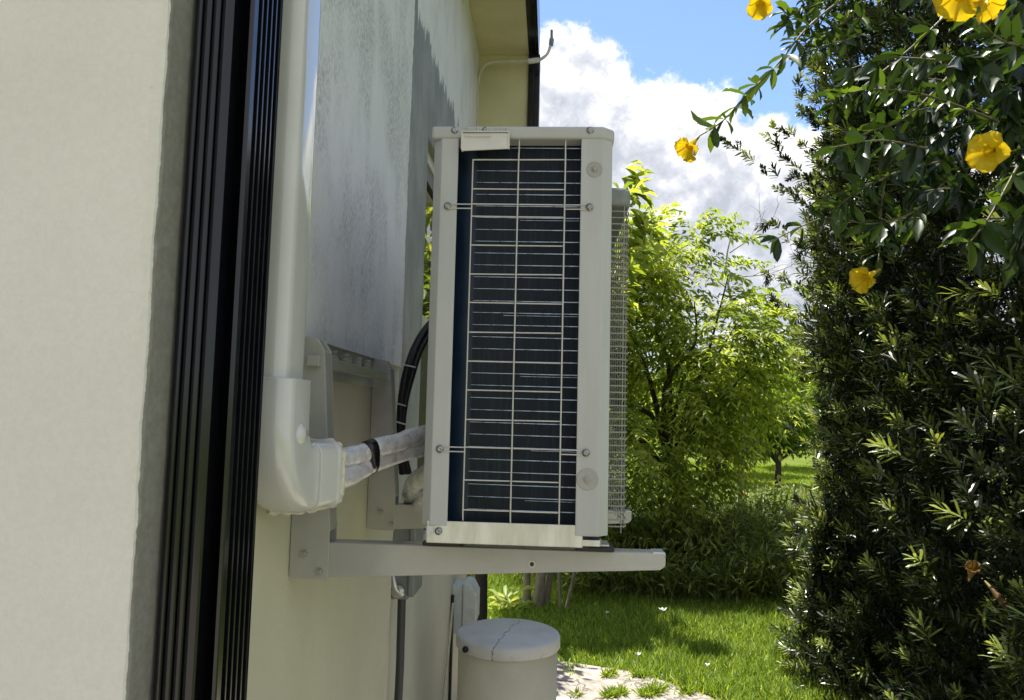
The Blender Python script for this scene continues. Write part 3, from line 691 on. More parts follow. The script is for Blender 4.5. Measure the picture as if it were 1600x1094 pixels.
b.prism([(YF - 0.0135, zf1 - 0.0045), (YF - 0.0121, zf1 - 0.0045), (YF - 0.0121, zf1 - 0.0065), (YF - 0.0135, zf1 - 0.0065)], 'x', fl + 0.004, fl + (fr - fl) * 0.62)
b.build('handle_flap', M['flap'], ac, 0.0006)
# feet
for yb in (1.25, 1.775):
    for x_ in (ax0 + 0.022, ax1 - 0.018):
        rp = MB().box(x_ - 0.03, x_ + 0.034, yb + 0.0 - 0.008, yb + 0.045, ZT + 0.0015, ZT + 0.0085).build('rubber_pad', M['dark'], ac, 0.002)
        MB().box(x_ - 0.022, x_ + 0.026, yb - 0.002, yb + 0.04, ZT + 0.0086, ZT + 0.0120).tube([(x_ + 0.008, yb + 0.016, ZT + 0.012), (x_ + 0.008, yb + 0.016, ZT + 0.018)], 0.007, 6).build('foot', M['galv'], ac, 0.001)
MB().box(ax0 + 0.03, ax1 - 0.03, YF + 0.02, YF + 0.16, az0 - 0.0095, az0 - 0.0065).build('drain_strip', M['dark'], ac)
# fan grille bulging from the front panel
gy0, gy1, gx = 1.345, 1.93, ax1 + 0.046
gz0, gz1 = 1.402, 2.03
g = MB(); k = 0
z = gz0
while z < gz1 - 0.045:
    g.tube([(ax1 + 0.002, gy0 + 0.002, z), (gx - 0.012, gy0 + 0.004, z), (gx - 0.002, gy0 + 0.010, z), (gx, gy0 + 0.022, z), (gx, gy1 - 0.02, z), (gx - 0.004, gy1 - 0.006, z), (ax1 + 0.002, gy1, z)], 0.00135, 5)
    z += 0.0120
for y_ in np.arange(gy0 + 0.03, gy1, 0.055): g.tube([(gx - 0.0028, y_, gz0 - 0.006), (gx - 0.0028, y_, gz1 - 0.035)], 0.0013, 5)
for x_ in (ax1 + 0.012, gx - 0.010): g.tube([(x_, gy0 + 0.0055, gz0 - 0.012), (x_, gy0 + 0.0055, gz1 - 0.035)], 0.0013, 5)
grl = g.build('fan_grille', M['grille'], ac)
b = MB(); b.prism([(ax1 + 0.002, gy0 - 0.004), (gx - 0.010, gy0 - 0.004), (gx + 0.002, gy0 + 0.012), (gx + 0.002, gy1 + 0.004), (ax1 + 0.002, gy1 + 0.004)], 'z', gz1 - 0.042, gz1 - 0.008)
b.build('grille_cap', M['greybox'], grl, 0.006)
b = MB().lathe([(0.24, -0.004), (0.24, 0.0008), (0.0, 0.001)], (ax1, (gy0 + gy1) / 2, 1.72), 40, 'x'); b.build('fan_opening', M['dark'], ac)
b = MB()
for k in range(3):
    a0 = 2.1 * k
    b.add([(ax1 + 0.004, 1.637 + 0.03 * math.cos(a0), 1.72 + 0.03 * math.sin(a0)), (ax1 + 0.004, 1.637 + 0.21 * math.cos(a0 - .1), 1.72 + 0.21 * math.sin(a0 - .1)),
           (ax1 + 0.016, 1.637 + 0.22 * math.cos(a0 + .9), 1.72 + 0.22 * math.sin(a0 + .9)), (ax1 + 0.014, 1.637 + 0.04 * math.cos(a0 + 1.2), 1.72 + 0.04 * math.sin(a0 + 1.2))], [(0, 1, 2, 3)])
b.lathe([(0.045, 0.0), (0.045, 0.018), (0.03, 0.026), (0, 0.028)], (ax1 + 0.002, 1.637, 1.72), 24, 'x'); b.build('fan', M['greybox'], ac)

# ------------------------------------------------------------------ conduit high on the wall
cd = thing('eave_conduit', at(746, 150, 4.2), 'cream painted conduit that bends under the eave and ends in an upturned grey tip', 'conduit')
cp = smoothpath([at(744, 330, 4.22), at(745, 200, 4.22), at(746, 150, 4.22), at(749, 118, 4.22), at(762, 99, 4.22), at(790, 96, 4.22), at(828, 95, 4.22)])
MB().tube(cp, 0.012, 10).build('conduit_run', M['conduit'], cd)
cp = smoothpath([at(826, 96, 4.2), at(842, 94, 4.2), at(855, 84, 4.2), at(861, 68, 4.2)])
MB().tube(cp, 0.009, 10).build('flexible_end', M['tie'], cd)
MB().tube([at(825, 96, 4.2), at(842, 94, 4.2)], 0.016, 10).build('coupling', M['tie'], cd)
MB().tube([at(861, 71, 4.2), at(862, 62, 4.2), at(862, 58, 4.2), at(862, 47, 4.2)], [0.013, 0.015, 0.008, 0.008], 10).build('plug_tip', M['greybox'], cd)

# ------------------------------------------------------------------ electrical boxes
db = thing('disconnect_box', (-0.43, 2.25, 1.1), 'grey steel electrical box on the wall under the bracket with a dark conduit below', 'electrical box')
zA, zB_ = 1.6 - 0.555, 1.6 - 0.345
MB().box(-0.472, -0.412, 2.20, 2.32, zA, zB_).build('box_body', M['greybox'], db, 0.004)
MB().box(-0.4115, -0.393, 2.19, 2.33, zA + 0.01, zB_ + 0.004).build('box_cover', M['greybox'], db, 0.004)
c_ = at(622, 925, 2.19); MB().lathe([(0.020, 0.008), (0.020, -0.004), (0.011, -0.008), (0.0, -0.008)], c_, 18, 'y').build('fitting', M['galv'], db)
MB().tube(smoothpath([c_, c_ + [-0.004, -0.02, 0.014], at(614, 905, 2.17), at(612, 885, 2.18)]), 0.009, 10).build('elbow_pipe', M['galv'], db)
MB().tube(smoothpath([at(628, 925, 2.24), at(626, 1000, 2.24), at(622, 1100, 2.24), (at(618, 1100, 2.24)[0] - 0.01, 2.24, 0.03)]), 0.0125, 12).build('conduit', M['greyflex'], db)

jb = thing('junction_box', (-0.44, 3.8, 0.8), 'pale plastic junction box mounted low on the far wall behind the tank', 'junction box')
MB().box(XB + 0.0005, XB + 0.055, 3.74, 3.90, 0.50, 0.735).build('box_body', M['whitebox'], jb, 0.004)
MB().prism([(XB + 0.0555, 0.505), (XB + 0.10, 0.52), (XB + 0.125, 0.56), (XB + 0.125, 0.69), (XB + 0.095, 0.745), (XB + 0.0555, 0.748)], 'y', 3.73, 3.91).build('box_cover', M['whitebox'], jb, 0.006)
wc = thing('wall_cable', (-0.47, 3.5, 0.03), 'thin pale cable clipped down the wall just left of the round tank', 'cable')
MB().tube(smoothpath([(XB + 0.012, 3.72, 0.70), (XB + 0.012, 3.6, 0.5), (XB + 0.014, 3.4, 0.25), (XB + 0.012, 3.3, 0.03)]), 0.006, 8).build('cable', M['conduit'], wc)
MB().tube([(XB + 0.010, 3.70, 0.70), (XB + 0.010, 3.70, 0.03)], 0.008, 8).build('dark_cable', M['cable'], wc)

# ------------------------------------------------------------------ round tank
tx, ty, tz = -0.145, 2.80, 0.793
tank = thing('round_tank', (tx, ty, 0.03), 'cream cylindrical tank with a cracked white lid standing by the wall', 'tank')
MB().lathe([(0.0, 0.0), (0.180, 0.0), (0.182, 0.01), (0.183, tz - 0.072), (0.170, tz - 0.07)], (tx, ty, 0.03), 72).build('tank_body', M['tank'], tank)
MB().lathe([(0.178, -0.046), (0.190, -0.046), (0.192, -0.042), (0.192, -0.012), (0.189, -0.004), (0.181, 0.0), (0.0, 0.0035)], (tx, ty, tz), 96).build('tank_lid', M['lidtop'], tank)
c_ = at(727, 1015, 2.66); b = MB().lathe([(0.011, 0.004), (0.011, -0.002), (0.004, -0.004), (0.004, -0.014), (0, -0.014)], c_, 14, 'y'); b.build('valve', M['cable'], tank)

st = thing('white_stone', (0.06, 4.2, 0.03), 'small flat white stone on the paving behind the tank', 'stone')
MB().box(0.03, 0.13, 4.12, 4.2, 0.0305, 0.055).build('stone_slab', M['stone'], st, 0.006)

# ------------------------------------------------------------------ trees
def branchy(mb, base, tips, r0, seed, sway=0.12):
    q = np.random.RandomState(seed)
    for t_ in tips:
        t_ = np.array(t_, float); base_ = np.array(base, float)
        m1 = base_ + (t_ - base_) * 0.35 + q.normal(size=3) * sway * 0.5 + [0, 0, 0.12 * np.linalg.norm(t_ - base_)]
        m2 = base_ + (t_ - base_) * 0.7 + q.normal(size=3) * sway
        pa = smoothpath([base_, m1, m2, t_], 4); n = len(pa)
        mb.tube(pa, [r0 * (1 - 0.85 * i / (n - 1)) for i in range(n)], 7)

def compound(P, D, nl, Lr, Ll, rs):
    """pinnate leaves : P base, D axis -> leaflets"""
    n = len(P); out = [[], [], [], [], []]
    D = D / np.linalg.norm(D, axis=1, keepdims=True)
    Sd = np.cross(D, [0, 0, 1.0]); Sd /= np.linalg.norm(Sd, axis=1, keepdims=True) + 1e-6
    v = rs.rand(n)
    for k in range(nl):
        f_ = (k + 1) / nl
        pos = P + D * Lr[:, None] * f_ - np.array([0, 0, 1.0]) * (Lr * 0.45 * f_ ** 2)[:, None]
        for s_ in (-1, 1):
            d = D * 0.45 + Sd * s_ * 0.8 + np.array([0, 0, -0.45]) + rs.normal(size=(n, 3)) * 0.18
            out[0].append(pos); out[1].append(d); out[2].append(np.cross(d, np.cross([0, 0, 1.0], d)) + rs.normal(size=(n, 3)) * 0.3)
            out[3].append(Ll * (0.75 + 0.5 * rs.rand(n))); out[4].append(np.clip(v + rs.normal(size=n) * 0.15, 0, 1))
    return [np.concatenate(o) for o in out]

def crownpts(n, c, R, seed, gap=0.15, sc=2.2, shell=0.5):
    q = np.random.RandomState(seed); out = []; got = 0
    while got < n:
        u = q.normal(size=(n * 2, 3)); u /= np.linalg.norm(u, axis=1, keepdims=True)
        r = q.rand(n * 2) ** shell
        lump = 1 + 0.22 * vnoise(u, 3.2, seed + 5)
        p = u * (r * lump)[:, None] * np.array(R) + np.array(c)
        keep = vnoise(p, sc, seed) > -gap - 0.25 * q.rand(len(p)); keep &= p[:, 2] > 0.05
        p = p[keep]; out.append(np.concatenate([p, u[keep]], 1)); got += len(p)
    o = np.concatenate(out)[:n]; return o[:, :3], o[:, 3:]

# shrub tree A : sunny yellow green tree behind the tall grass
rs = np.random.RandomState(21)
ta = thing('garden_tree', (1.15, 7.7, 0), 'sunlit yellow green tree with drooping leaflets right of the air conditioner', 'tree')
tb_ = MB(); tb_.tube(smoothpath([(1.25, 7.7, 0), (1.3, 7.65, 0.7), (1.22, 7.7, 1.3), (1.35, 7.7, 2.0)]), [0.07 - 0.0025 * i for i in range(25)], 9)
branchy(tb_, (1.22, 7.7, 1.0), [(0.3, 7.2, 2.2), (0.6, 7.4, 3.0), (1.1, 7.9, 3.4), (1.9, 7.6, 2.6), (2.2, 7.8, 2.1), (1.7, 7.2, 3.0), (0.4, 7.9, 1.6), (1.9, 7.1, 2.1), (1.35, 7.1, 2.7)], 0.035, 3)
tb_.build('trunk', M['darkbark'], ta)
groups = [((1.05, 7.6, 2.05), (1.15, 0.95, 1.2), 1600), ((0.55, 7.4, 2.75), (0.75, 0.6, 0.75), 520), ((1.75, 7.6, 2.15), (0.75, 0.8, 0.65), 560), ((1.0, 7.6, 3.05), (0.75, 0.55, 0.42), 260), ((0.7, 7.3, 1.15), (0.95, 0.7, 0.6), 520)]
A = [[], [], [], [], []]
for gi, (c_, R__, n_) in enumerate(groups):
    P, U = crownpts(int(n_ * 1.0), c_, R__, 30 + gi, 0.05, 3.6, 0.45)
    D = U * [1, 1, 0.5] + rs.normal(size=P.shape) * 0.45 + [0, 0, 0.15]
    o = compound(P, D, 5, 0.18 + 0.16 * rs.rand(len(P)), 0.088, rs)
    for k in range(5): A[k].append(o[k])
# arching sprays at the outline
spr = [(at(1070, 352, 7.4), (0.5, 0, 0.6)), (at(1120, 372, 7.4), (0.9, 0, 0.5)), (at(1045, 365, 7.4), (-0.3, 0, 0.9)), (at(1200, 520, 7.4), (1, 0, 0.25)), (at(1180, 490, 7.4), (1, 0, 0.4)), (at(1210, 545, 7.4), (1, 0, 0.0)), (at(1140, 430, 7.5), (0.8, 0, 0.6)), (at(1150, 450, 7.5), (1, 0, 0.3)), (at(1010, 372, 7.4), (0, 0, 1)), (at(1090, 380, 7.4), (0.2, 0, 1))]
for p_, d_ in spr:
    m_ = 7; P = np.array(p_) + rs.normal(size=(m_, 3)) * [0.12, 0.1, 0.09]; D = np.array(d_, float) + rs.normal(size=(m_, 3)) * 0.3
    o = compound(P, D, 7, np.full(m_, 0.36), 0.11, rs)
    for k in range(5): A[k].append(o[k])
A = [np.concatenate(a) for a in A]
leafmesh('crown', M['bright'], A[0], A[1], A[2], A[3], A[3] * 0.33, A[4], ta, 'lance', 0.15)

# bare twigs to the right of it
tw = thing('bare_shrub', (2.0, 8.6, 0), 'leafless grey twigs rising against the clouds between garden tree and hedge', 'shrub')
b = MB(); q = np.random.RandomState(5)
basep = at(1165, 640, 8.3)
b.tube(smoothpath([(basep[0] - 0.1, 8.4, 0), tuple(basep), tuple(at(1150, 520, 8.3)), tuple(at(1135, 420, 8.3)), tuple(at(1142, 370, 8.3))]), list(np.linspace(0.028, 0.006, 33)), 6)
def twig(p, d, L, r, depth):
    pts = [p]; dd_ = np.array(d, float)
    for k in range(4):
        dd_ = dd_ / np.linalg.norm(dd_) + q.normal(size=3) * 0.22; pts.append(pts[-1] + dd_ / np.linalg.norm(dd_) * L / 4)
    b.tube(smoothpath(pts, 2), list(np.linspace(r, r * 0.4, 9)), 4, False)
    if depth:
        for k in (2, 3, 4): twig(pts[k], dd_ + q.normal(size=3) * 0.55, L * 0.6, r * 0.55, depth - 1)
for px, py, d in ((1145, 520, (1, 0, 0.6)), (1140, 480, (1, 0, 0.5)), (1138, 440, (1, 0, 0.45)), (1136, 420, (-0.7, 0, 0.8)), (1150, 540, (1, 0, 0.35)), (1140, 395, (0.5, 0, 1)), (1135, 450, (-1, 0, 0.7))):
    twig(at(px, py, 8.3), d, 0.45 + 0.2 * q.rand(), 0.009, 2)
b.build('twigs', M['twig'], tw)

# small tree B behind the unit : pale stems below, leaves peeking out at the grille
tbt = thing('multi_stem_tree', (-0.05, 6.2, 0), 'small tree with several pale upright stems standing right behind the round tank', 'tree')
b = MB()
stems = [((-0.17, 6.2), (-0.22, 6.2), 0.035), ((-0.09, 6.15), (-0.05, 6.2), 0.05), ((-0.03, 6.22), (0.05, 6.2), 0.03), ((0.10, 6.1), (0.04, 6.1), 0.016), ((0.14, 6.1), (0.26, 6.1), 0.016)]
for (x0_, y0_), (x1_, y1_), r_ in stems:
    b.tube(smoothpath([(x0_, y0_, 0), ((x0_ + x1_) / 2 + 0.01, y0_, 0.35), (x1_, y1_, 0.8), (x1_ * 1.4, y1_, 1.6), (x1_ * 2.2, y1_ + 0.1, 2.6)]), list(np.linspace(r_, r_ * 0.3, 33)), 8)
branchy(b, (0.05, 6.2, 1.9), [(0.7, 6.1, 2.9), (0.85, 6.2, 3.2), (0.3, 6.4, 3.4), (-0.3, 6.2, 3.0), (0.6, 6.0, 2.4)], 0.02, 8, 0.06)
b.build('trunk', M['palebark'], tbt)
P, U = crownpts(400, (-0.05, 6.25, 2.6), (0.62, 0.6, 0.95), 44, 0.2, 3.5, 0.4)
P2 = np.array([at(px, py, 5.9) for px, py in ((985, 285), (992, 300), (1000, 330), (1010, 350), (1020, 355), (1000, 365), (990, 380), (995, 270), (1005, 395), (980, 310), (985, 350), (990, 420), (998, 400))])
P2 = np.concatenate([P2 + rs.normal(size=P2.shape) * 0.05 - [0.05, 0, 0] for _ in range(2)])

P = np.concatenate([P, P2]); U = np.concatenate([U, np.tile([0.9, 0, 0.1], (len(P2), 1))])
N_ = 5; PP = np.repeat(P, N_, 0); DD = np.repeat(U, N_, 0) * [1, 1, 0.4] + rs.normal(size=PP.shape) * 0.55 + [0, 0, -0.2]
leafmesh('crown', M['bright'], PP, DD, np.tile([0, 0, 1.0], (len(PP), 1)) + rs.normal(size=PP.shape) * 0.4, 0.13 + 0.08 * rs.rand(len(PP)), 0.045, rs.rand(len(PP)), tbt, 'broad', 0.3)

def roundtree(name, label, base, crown, R__, n_, leaf, mat, seed, group=None, trunk_r=0.1, bark='darkbark', extra=()):
    t0 = thing(name, (base[0], base[1], 0), label, 'tree', group)
    b = MB(); c = np.array(crown, float)
    b.tube(smoothpath([(base[0], base[1], -0.05), (base[0] + 0.03, base[1], crown[2] * 0.4), tuple(c)]), list(np.linspace(trunk_r, trunk_r * 0.4, 17)), 9)
    q = np.random.RandomState(seed)
    tips = [tuple(c + q.normal(size=3) * np.array(R__) * 0.6) for _ in range(9)]
    branchy(b, (base[0], base[1], crown[2] * 0.35), tips, trunk_r * 0.5, seed, 0.1 * R__[0])
    b.build('trunk', M[bark], t0)
    P, U = crownpts(n_, crown, R__, seed, 0.2, 2.6 / max(R__), 0.45)
    for (cc_, rr_, nn_) in extra:
        p_, u_ = crownpts(nn_, cc_, rr_, seed + 3, 0.2, 2.6 / max(rr_), 0.45); P = np.concatenate([P, p_]); U = np.concatenate([U, u_])
    D = U + q.normal(size=P.shape) * 0.7
    leafmesh('crown', M[mat], P, D, np.tile([0, 0, 1.0], (len(P), 1)) + q.normal(size=P.shape) * 0.6, leaf * (0.7 + 0.6 * q.rand(len(P))), leaf * 0.45, np.clip(0.5 + 0.28 * q.normal(size=len(P)), 0, 1), t0, 'lance', 0.1)
    return t0
bx_ = at(1214, 762, 17.5)
roundtree('orchard_tree', 'round bushy tree alone on the bright far lawn beside the hedge', (bx_[0], 17.5), (bx_[0] - 0.1, 17.5, 1.75), (1.55, 1.4, 1.15), 9000, 0.16, 'mid', 60, trunk_r=0.09)
bx_ = at(1120, 740, 21)
roundtree('lawn_tree', 'yellow green tree on the far lawn showing past the garden tree', (bx_[0], 21), (bx_[0], 21, 2.0), (2.0, 1.6, 1.5), 9000, 0.17, 'bright', 61, trunk_r=0.12)
bx_ = at(1275, 740, 24)
roundtree('lawn_tree', 'tree on the far lawn half covered by the left edge of the hedge', (bx_[0], 24), (bx_[0], 24, 2.2), (2.2, 1.8, 1.9), 8000, 0.18, 'mid', 62, trunk_r=0.12)
roundtree('lawn_tree', 'leafy tree far behind the tank and the pale stems', (-1.6, 15), (-1.6, 15, 1.9), (2.4, 1.5, 1.7), 6000, 0.18, 'mid', 63, trunk_r=0.12)
fr_ = [(1215, 44, 5.2, 'grey green wooded treetop on the horizon between garden tree and hedge'), (1120, 46, 4.6, None), (1010, 48, 4.6, None), (900, 45, 4.3, None), (1330, 42, 5.5, None), (1450, 40, 5.5, None), (1580, 44, 6.0, None), (760, 48, 5.0, None)]
for i, (px, Y_, h_, lab) in enumerate(fr_):
    p_ = at(px, 650, Y_)
    roundtree('far_tree', lab or 'hazy far treetop on the horizon behind ' + ['', 'the crown of the garden tree', 'the left half of the garden tree', 'the right half of the air conditioner', 'the left edge of the hedge', 'the middle of the hedge', 'the right end of the hedge', 'the middle of the air conditioner'][i], (p_[0], Y_), (p_[0], Y_, h_ * 0.55), (2.8, 2.0, h_ * 0.48), 3500, 0.4, 'far', 80 + i, 'distant trees along the horizon', 0.2)

# ------------------------------------------------------------------ podocarpus hedge
def podocarpus(x, y, h, R_, seed, label, nsh, trunk_r=0.045, extra=None, flare=0.0):
    q = np.random.RandomState(seed)
    t0 = thing('podocarpus_tree', (x, y, 0), label, 'hedge tree', 'dark podocarpus trees forming the hedge')
    b = MB(); b.tube(smoothpath([(x, y, -0.02), (x + 0.03, y, h * 0.28), (x - 0.02, y, h * 0.6), (x, y, h)]), list(np.linspace(trunk_r, 0.012, 25)), 9)
    for k in range(46):
        z = 0.25 + (h - 0.5) * k / 46; a = k * 2.4
        tip = np.array([x + R_ * 0.8 * math.cos(a), y + R_ * 0.8 * math.sin(a), z + 0.45])
        b.tube(smoothpath([(x, y, z), tuple((np.array([x, y, z]) + tip) / 2 + [0, 0, 0.02]), tuple(tip)], 3), list(np.linspace(0.010, 0.003, 7)), 5, False)
    b.build('trunk', M['darkbark'], t0)
    z = q.rand(nsh * 3) * h; a = q.rand(nsh * 3) * 6.283
    rr_ = np.sqrt(0.12 + 0.88 * q.rand(nsh * 3))
    lump = 1 + 0.16 * np.sin(a * 2 + z * 3.1 + seed) + 0.10 * np.sin(a * 5 - z * 7.3 + seed) 
    rad = R_ * rr_ * lump * np.where(z > h - 0.6, (h - z) / 0.6 * 0.7 + 0.3, 1)
    rad = rad * (1 + flare * np.clip(1 - z / 2.0, 0, 1))
    P = np.stack([x + rad * np.cos(a), y + rad * np.sin(a), z], 1)
    keep = (vnoise(P, 6.0, seed) > -0.50 + 0.45 * np.clip((P[:, 2] - 2.0) / 1.2, 0, 1)); P = P[keep][:nsh]; a = a[keep][:nsh]; rr_ = rr_[keep][:nsh]; a_ = a
    ax = np.stack([np.cos(a), np.sin(a), np.full(len(a), 0.75)], 1) + q.normal(size=P.shape) * 0.45
    ax /= np.linalg.norm(ax, axis=1, keepdims=True)
    if extra:
        eP = np.array([e_[0] for e_ in extra]); eA = np.array([e_[1] for e_ in extra]); P = np.concatenate([P, eP]); ax = np.concatenate([ax, eA / np.linalg.norm(eA, axis=1, keepdims=True)])
        a_ = np.concatenate([a_, np.full(len(eP), 3.1)]); rr_ = np.concatenate([rr_, np.ones(len(eP))])
    big_e = 0.6 if extra else 1.0
    nl = 18; young_lit = (q.rand(len(P)) < np.where((np.cos(a_) < -0.55) & (y > 4.5), 0.5, 0.15)) & (rr_ > 0.72)  # new growth, plus sunlit colour painted on the left-hand shoots
    big_ = 0.6 + 0.85 * q.rand(len(P)) ** 1.5
    if extra: big_[-len(extra):] *= 0.62
    PP, DD, LL, VV = [], [], [], []
    t1 = np.cross(ax, [0, 0, 1.0]); t1 /= np.linalg.norm(t1, axis=1, keepdims=True); t2 = np.cross(ax, t1)
    for k in range(nl):
        s_ = k / nl; ph = k * 2.4 + q.rand(len(P)) * 0.5
        side = t1 * np.cos(ph)[:, None] + t2 * np.sin(ph)[:, None]
        PP.append(P + ax * (s_ * 0.085 * big_)[:, None]); DD.append(side * (1.0 - 0.55 * s_) + ax * (0.45 + 0.6 * s_))
        LL.append((0.058 + 0.020 * q.rand(len(P))) * big_ * (1 - 0.25 * s_)); VV.append(np.clip(np.where(young_lit, 0.72 + 0.28 * s_, 0.05 + 0.5 * q.rand(len(P))), 0, 1))
    PP, DD, LL, VV = map(np.concatenate, (PP, DD, LL, VV))
    leafmesh('crown', M['podo'], PP, DD, np.tile([0, 0, 1.0], (len(PP), 1)) + q.normal(size=PP.shape) * 0.3, LL, 0.0095 + 0.003 * q.rand(len(PP)), VV, t0, 'blunt', 0.05)
exs = []
rs = np.random.RandomState(12)
for pts_ in ([(1300, 340), (1235, 305), (1190, 262), (1150, 232), (1118, 214)], [(1290, 300), (1240, 260), (1215, 225), (1205, 205)], [(1290, 260), (1250, 225), (1225, 200)], [(1300, 420), (1245, 385), (1215, 350), (1195, 345)],
             [(1300, 480), (1250, 455), (1215, 430), (1200, 428)], [(1310, 520), (1260, 500), (1225, 480), (1205, 470)], [(1300, 380), (1255, 330), (1235, 300)], [(1290, 200), (1255, 160), (1245, 130)], [(1290, 130), (1262, 90), (1255, 50)],
             [(1300, 600), (1262, 575), (1240, 560)], [(1300, 330), (1260, 290), (1238, 272)], [(1300, 230), (1262, 180), (1250, 170)], [(1290, 700), (1260, 690), (1240, 672)], [(1290, 820), (1260, 790), (1245, 770)]):
    pp_ = smoothpath([at(px_, py_, 4.7) for px_, py_ in pts_], 4)
    for j_ in range(len(pp_) - 1):
        for _ in range(2 if j_ < len(pp_) * 0.3 else 1): exs.append((pp_[j_] + rs.normal(size=3) * 0.012, (pp_[j_ + 1] - pp_[j_]) + rs.normal(size=3) * 0.01))
podocarpus(2.19, 4.95, 4.6, 0.45, 1, 'dark podocarpus hedge tree at the far end, its left side edged with leaves coloured as sunlit', 3500, extra=exs, flare=0.14)
podocarpus(2.10, 4.10, 4.7, 0.50, 2, 'dark podocarpus hedge tree with a straight trunk showing below the drooping yellow flower', 3100)
podocarpus(2.05, 3.30, 4.8, 0.52, 3, 'dark podocarpus hedge tree at the right of the picture behind the leafy yellow vine', 3100)
podocarpus(2.05, 2.50, 4.8, 0.52, 4, 'nearest dark podocarpus hedge tree at the right frame edge', 2900)
podocarpus(2.55, 5.75, 4.4, 0.45, 5, 'podocarpus hedge tree standing behind the far end of the hedge', 2200)
# low side shoot in front of the hedge corner
podocarpus(1.75, 4.65, 1.0, 0.20, 9, 'low podocarpus bush with sunlit colour on its left side at the foot of the hedge by the lawn', 420, 0.015)

# ------------------------------------------------------------------ allamanda vine
vine = thing('allamanda_vine', (1.4, 2.3, 0), 'climbing vine with yellow trumpet flowers hanging over the hedge', 'vine')
rs = np.random.RandomState(77)
LP, LD, LL, LV = [], [], [], []
def vstem(pts, r, nwh, L, upto=1.0, lv=0.5, dz=0.0, start=0.0):
    pa = smoothpath(pts, 8); MB().tube(pa, list(np.linspace(r, r * 0.45, len(pa))), 6).build('stem', M['vinestem'], vine)
    pa = np.array(pa); n = len(pa)
    for i in range(nwh):
        f_ = start + (upto - start) * (i + 0.5) / nwh; j = min(int(f_ * (n - 1)), n - 2); p_ = pa[j]; t_ = pa[j + 1] - pa[j]; t_ = t_ / np.linalg.norm(t_)
        a1 = np.cross(t_, [0, 1, 0.2]); a1 /= np.linalg.norm(a1); a2 = np.cross(t_, a1); ph = rs.rand() * 6.28
        for k in range(4):
            a = ph + k * 1.57 + rs.normal() * 0.3
            d = (a1 * math.cos(a) + a2 * math.sin(a)) * 0.9 + t_ * 0.55 + np.array([0, 0, dz - 0.15 + 0.2 * rs.normal()])
            LP.append(p_); LD.append(d); LL.append(L * (0.7 + 0.6 * rs.rand())); LV.append(np.clip(lv + 0.25 * rs.normal(), 0, 1))
# the long spray reaching left
vstem([at(1420, -60, 2.25), at(1330, -10, 2.2), at(1265, 40, 2.15), at(1215, 100, 2.1), at(1165, 150, 2.05), at(1128, 190, 2.0), at(1090, 214, 2.0)], 0.0042, 9, 0.068, 0.92, 0.65, start=0.3)
vstem([at(1560, -60, 2.1), at(1440, 60, 2.1), at(1330, 150, 2.05), at(1300, 165, 2.0)], 0.004, 8, 0.065, 1, 0.6)
vstem([at(1560, 190, 2.2), at(1450, 150, 2.1), at(1360, 140, 2.05), at(1300, 155, 2.0)], 0.004, 9, 0.062, 1, 0.55)
vstem([at(1500, 100, 2.3), at(1420, 180, 2.1), at(1350, 210, 2.0), at(1310, 240, 2.0)], 0.004, 9, 0.065, 1, 0.6)
vstem([at(1480, 250, 2.2), at(1400, 270, 2.05), at(1340, 300, 2.0), at(1300, 330, 2.0)], 0.004, 9, 0.068, 1, 0.45)
vstem([at(1480, 280, 2.25), at(1430, 330, 2.1), at(1360, 350, 2.05), at(1290, 340, 2.05), at(1200, 380, 2.1)], 0.0035, 10, 0.06, 1, 0.4)
vstem([at(1400, 200, 2.2), at(1380, 300, 2.1), at(1375, 380, 2.05), at(1372, 410, 2.0)], 0.0035, 6, 0.06, 0.9, 0.25)
vstem([at(1590, 260, 2.1), at(1545, 340, 2.0), at(1510, 385, 1.95)], 0.004, 4, 0.085, 1, 0.6)
vstem([at(1620, 80, 1.9), at(1560, 60, 1.85), at(1520, 20, 1.8)], 0.004, 6, 0.08, 1, 0.4)
for k in range(34):
    px, py = 1400 + 240 * rs.rand() ** 0.8, -40 + 420 * rs.rand() ** 1.3; Y_ = 1.9 + 0.6 * rs.rand()
    p0_ = at(px, py, Y_); d_ = rs.normal(size=3) * [0.12, 0.08, 0.08] - [0.05, 0, 0.07]
    vstem([p0_, p0_ + d_ * 0.5 + [0, 0, 0.02], p0_ + d_], 0.0032, 4, 0.085, 1, 0.02, dz=-0.8)  # shaded hanging leaves, the shade put into their dark colour
for k in range(10):
    px, py = 1210 + 90 * rs.rand(), -20 + 110 * rs.rand(); p0_ = at(px + 60, py - 20, 2.3)
    vstem([p0_, (p0_ + at(px, py, 2.2)) / 2, at(px, py, 2.2)], 0.003, 3, 0.055, 1, 0.5)
LP, LD = np.array(LP), np.array(LD); LL = np.array(LL)
leafmesh('leaves', M['allam'], LP, LD, np.tile([0, 0, 1.0], (len(LP), 1)) + rs.normal(size=LP.shape) * 0.5, LL, LL * 0.36, np.array(LV), vine, 'broad', 0.16)['kind'] = 'stuff'

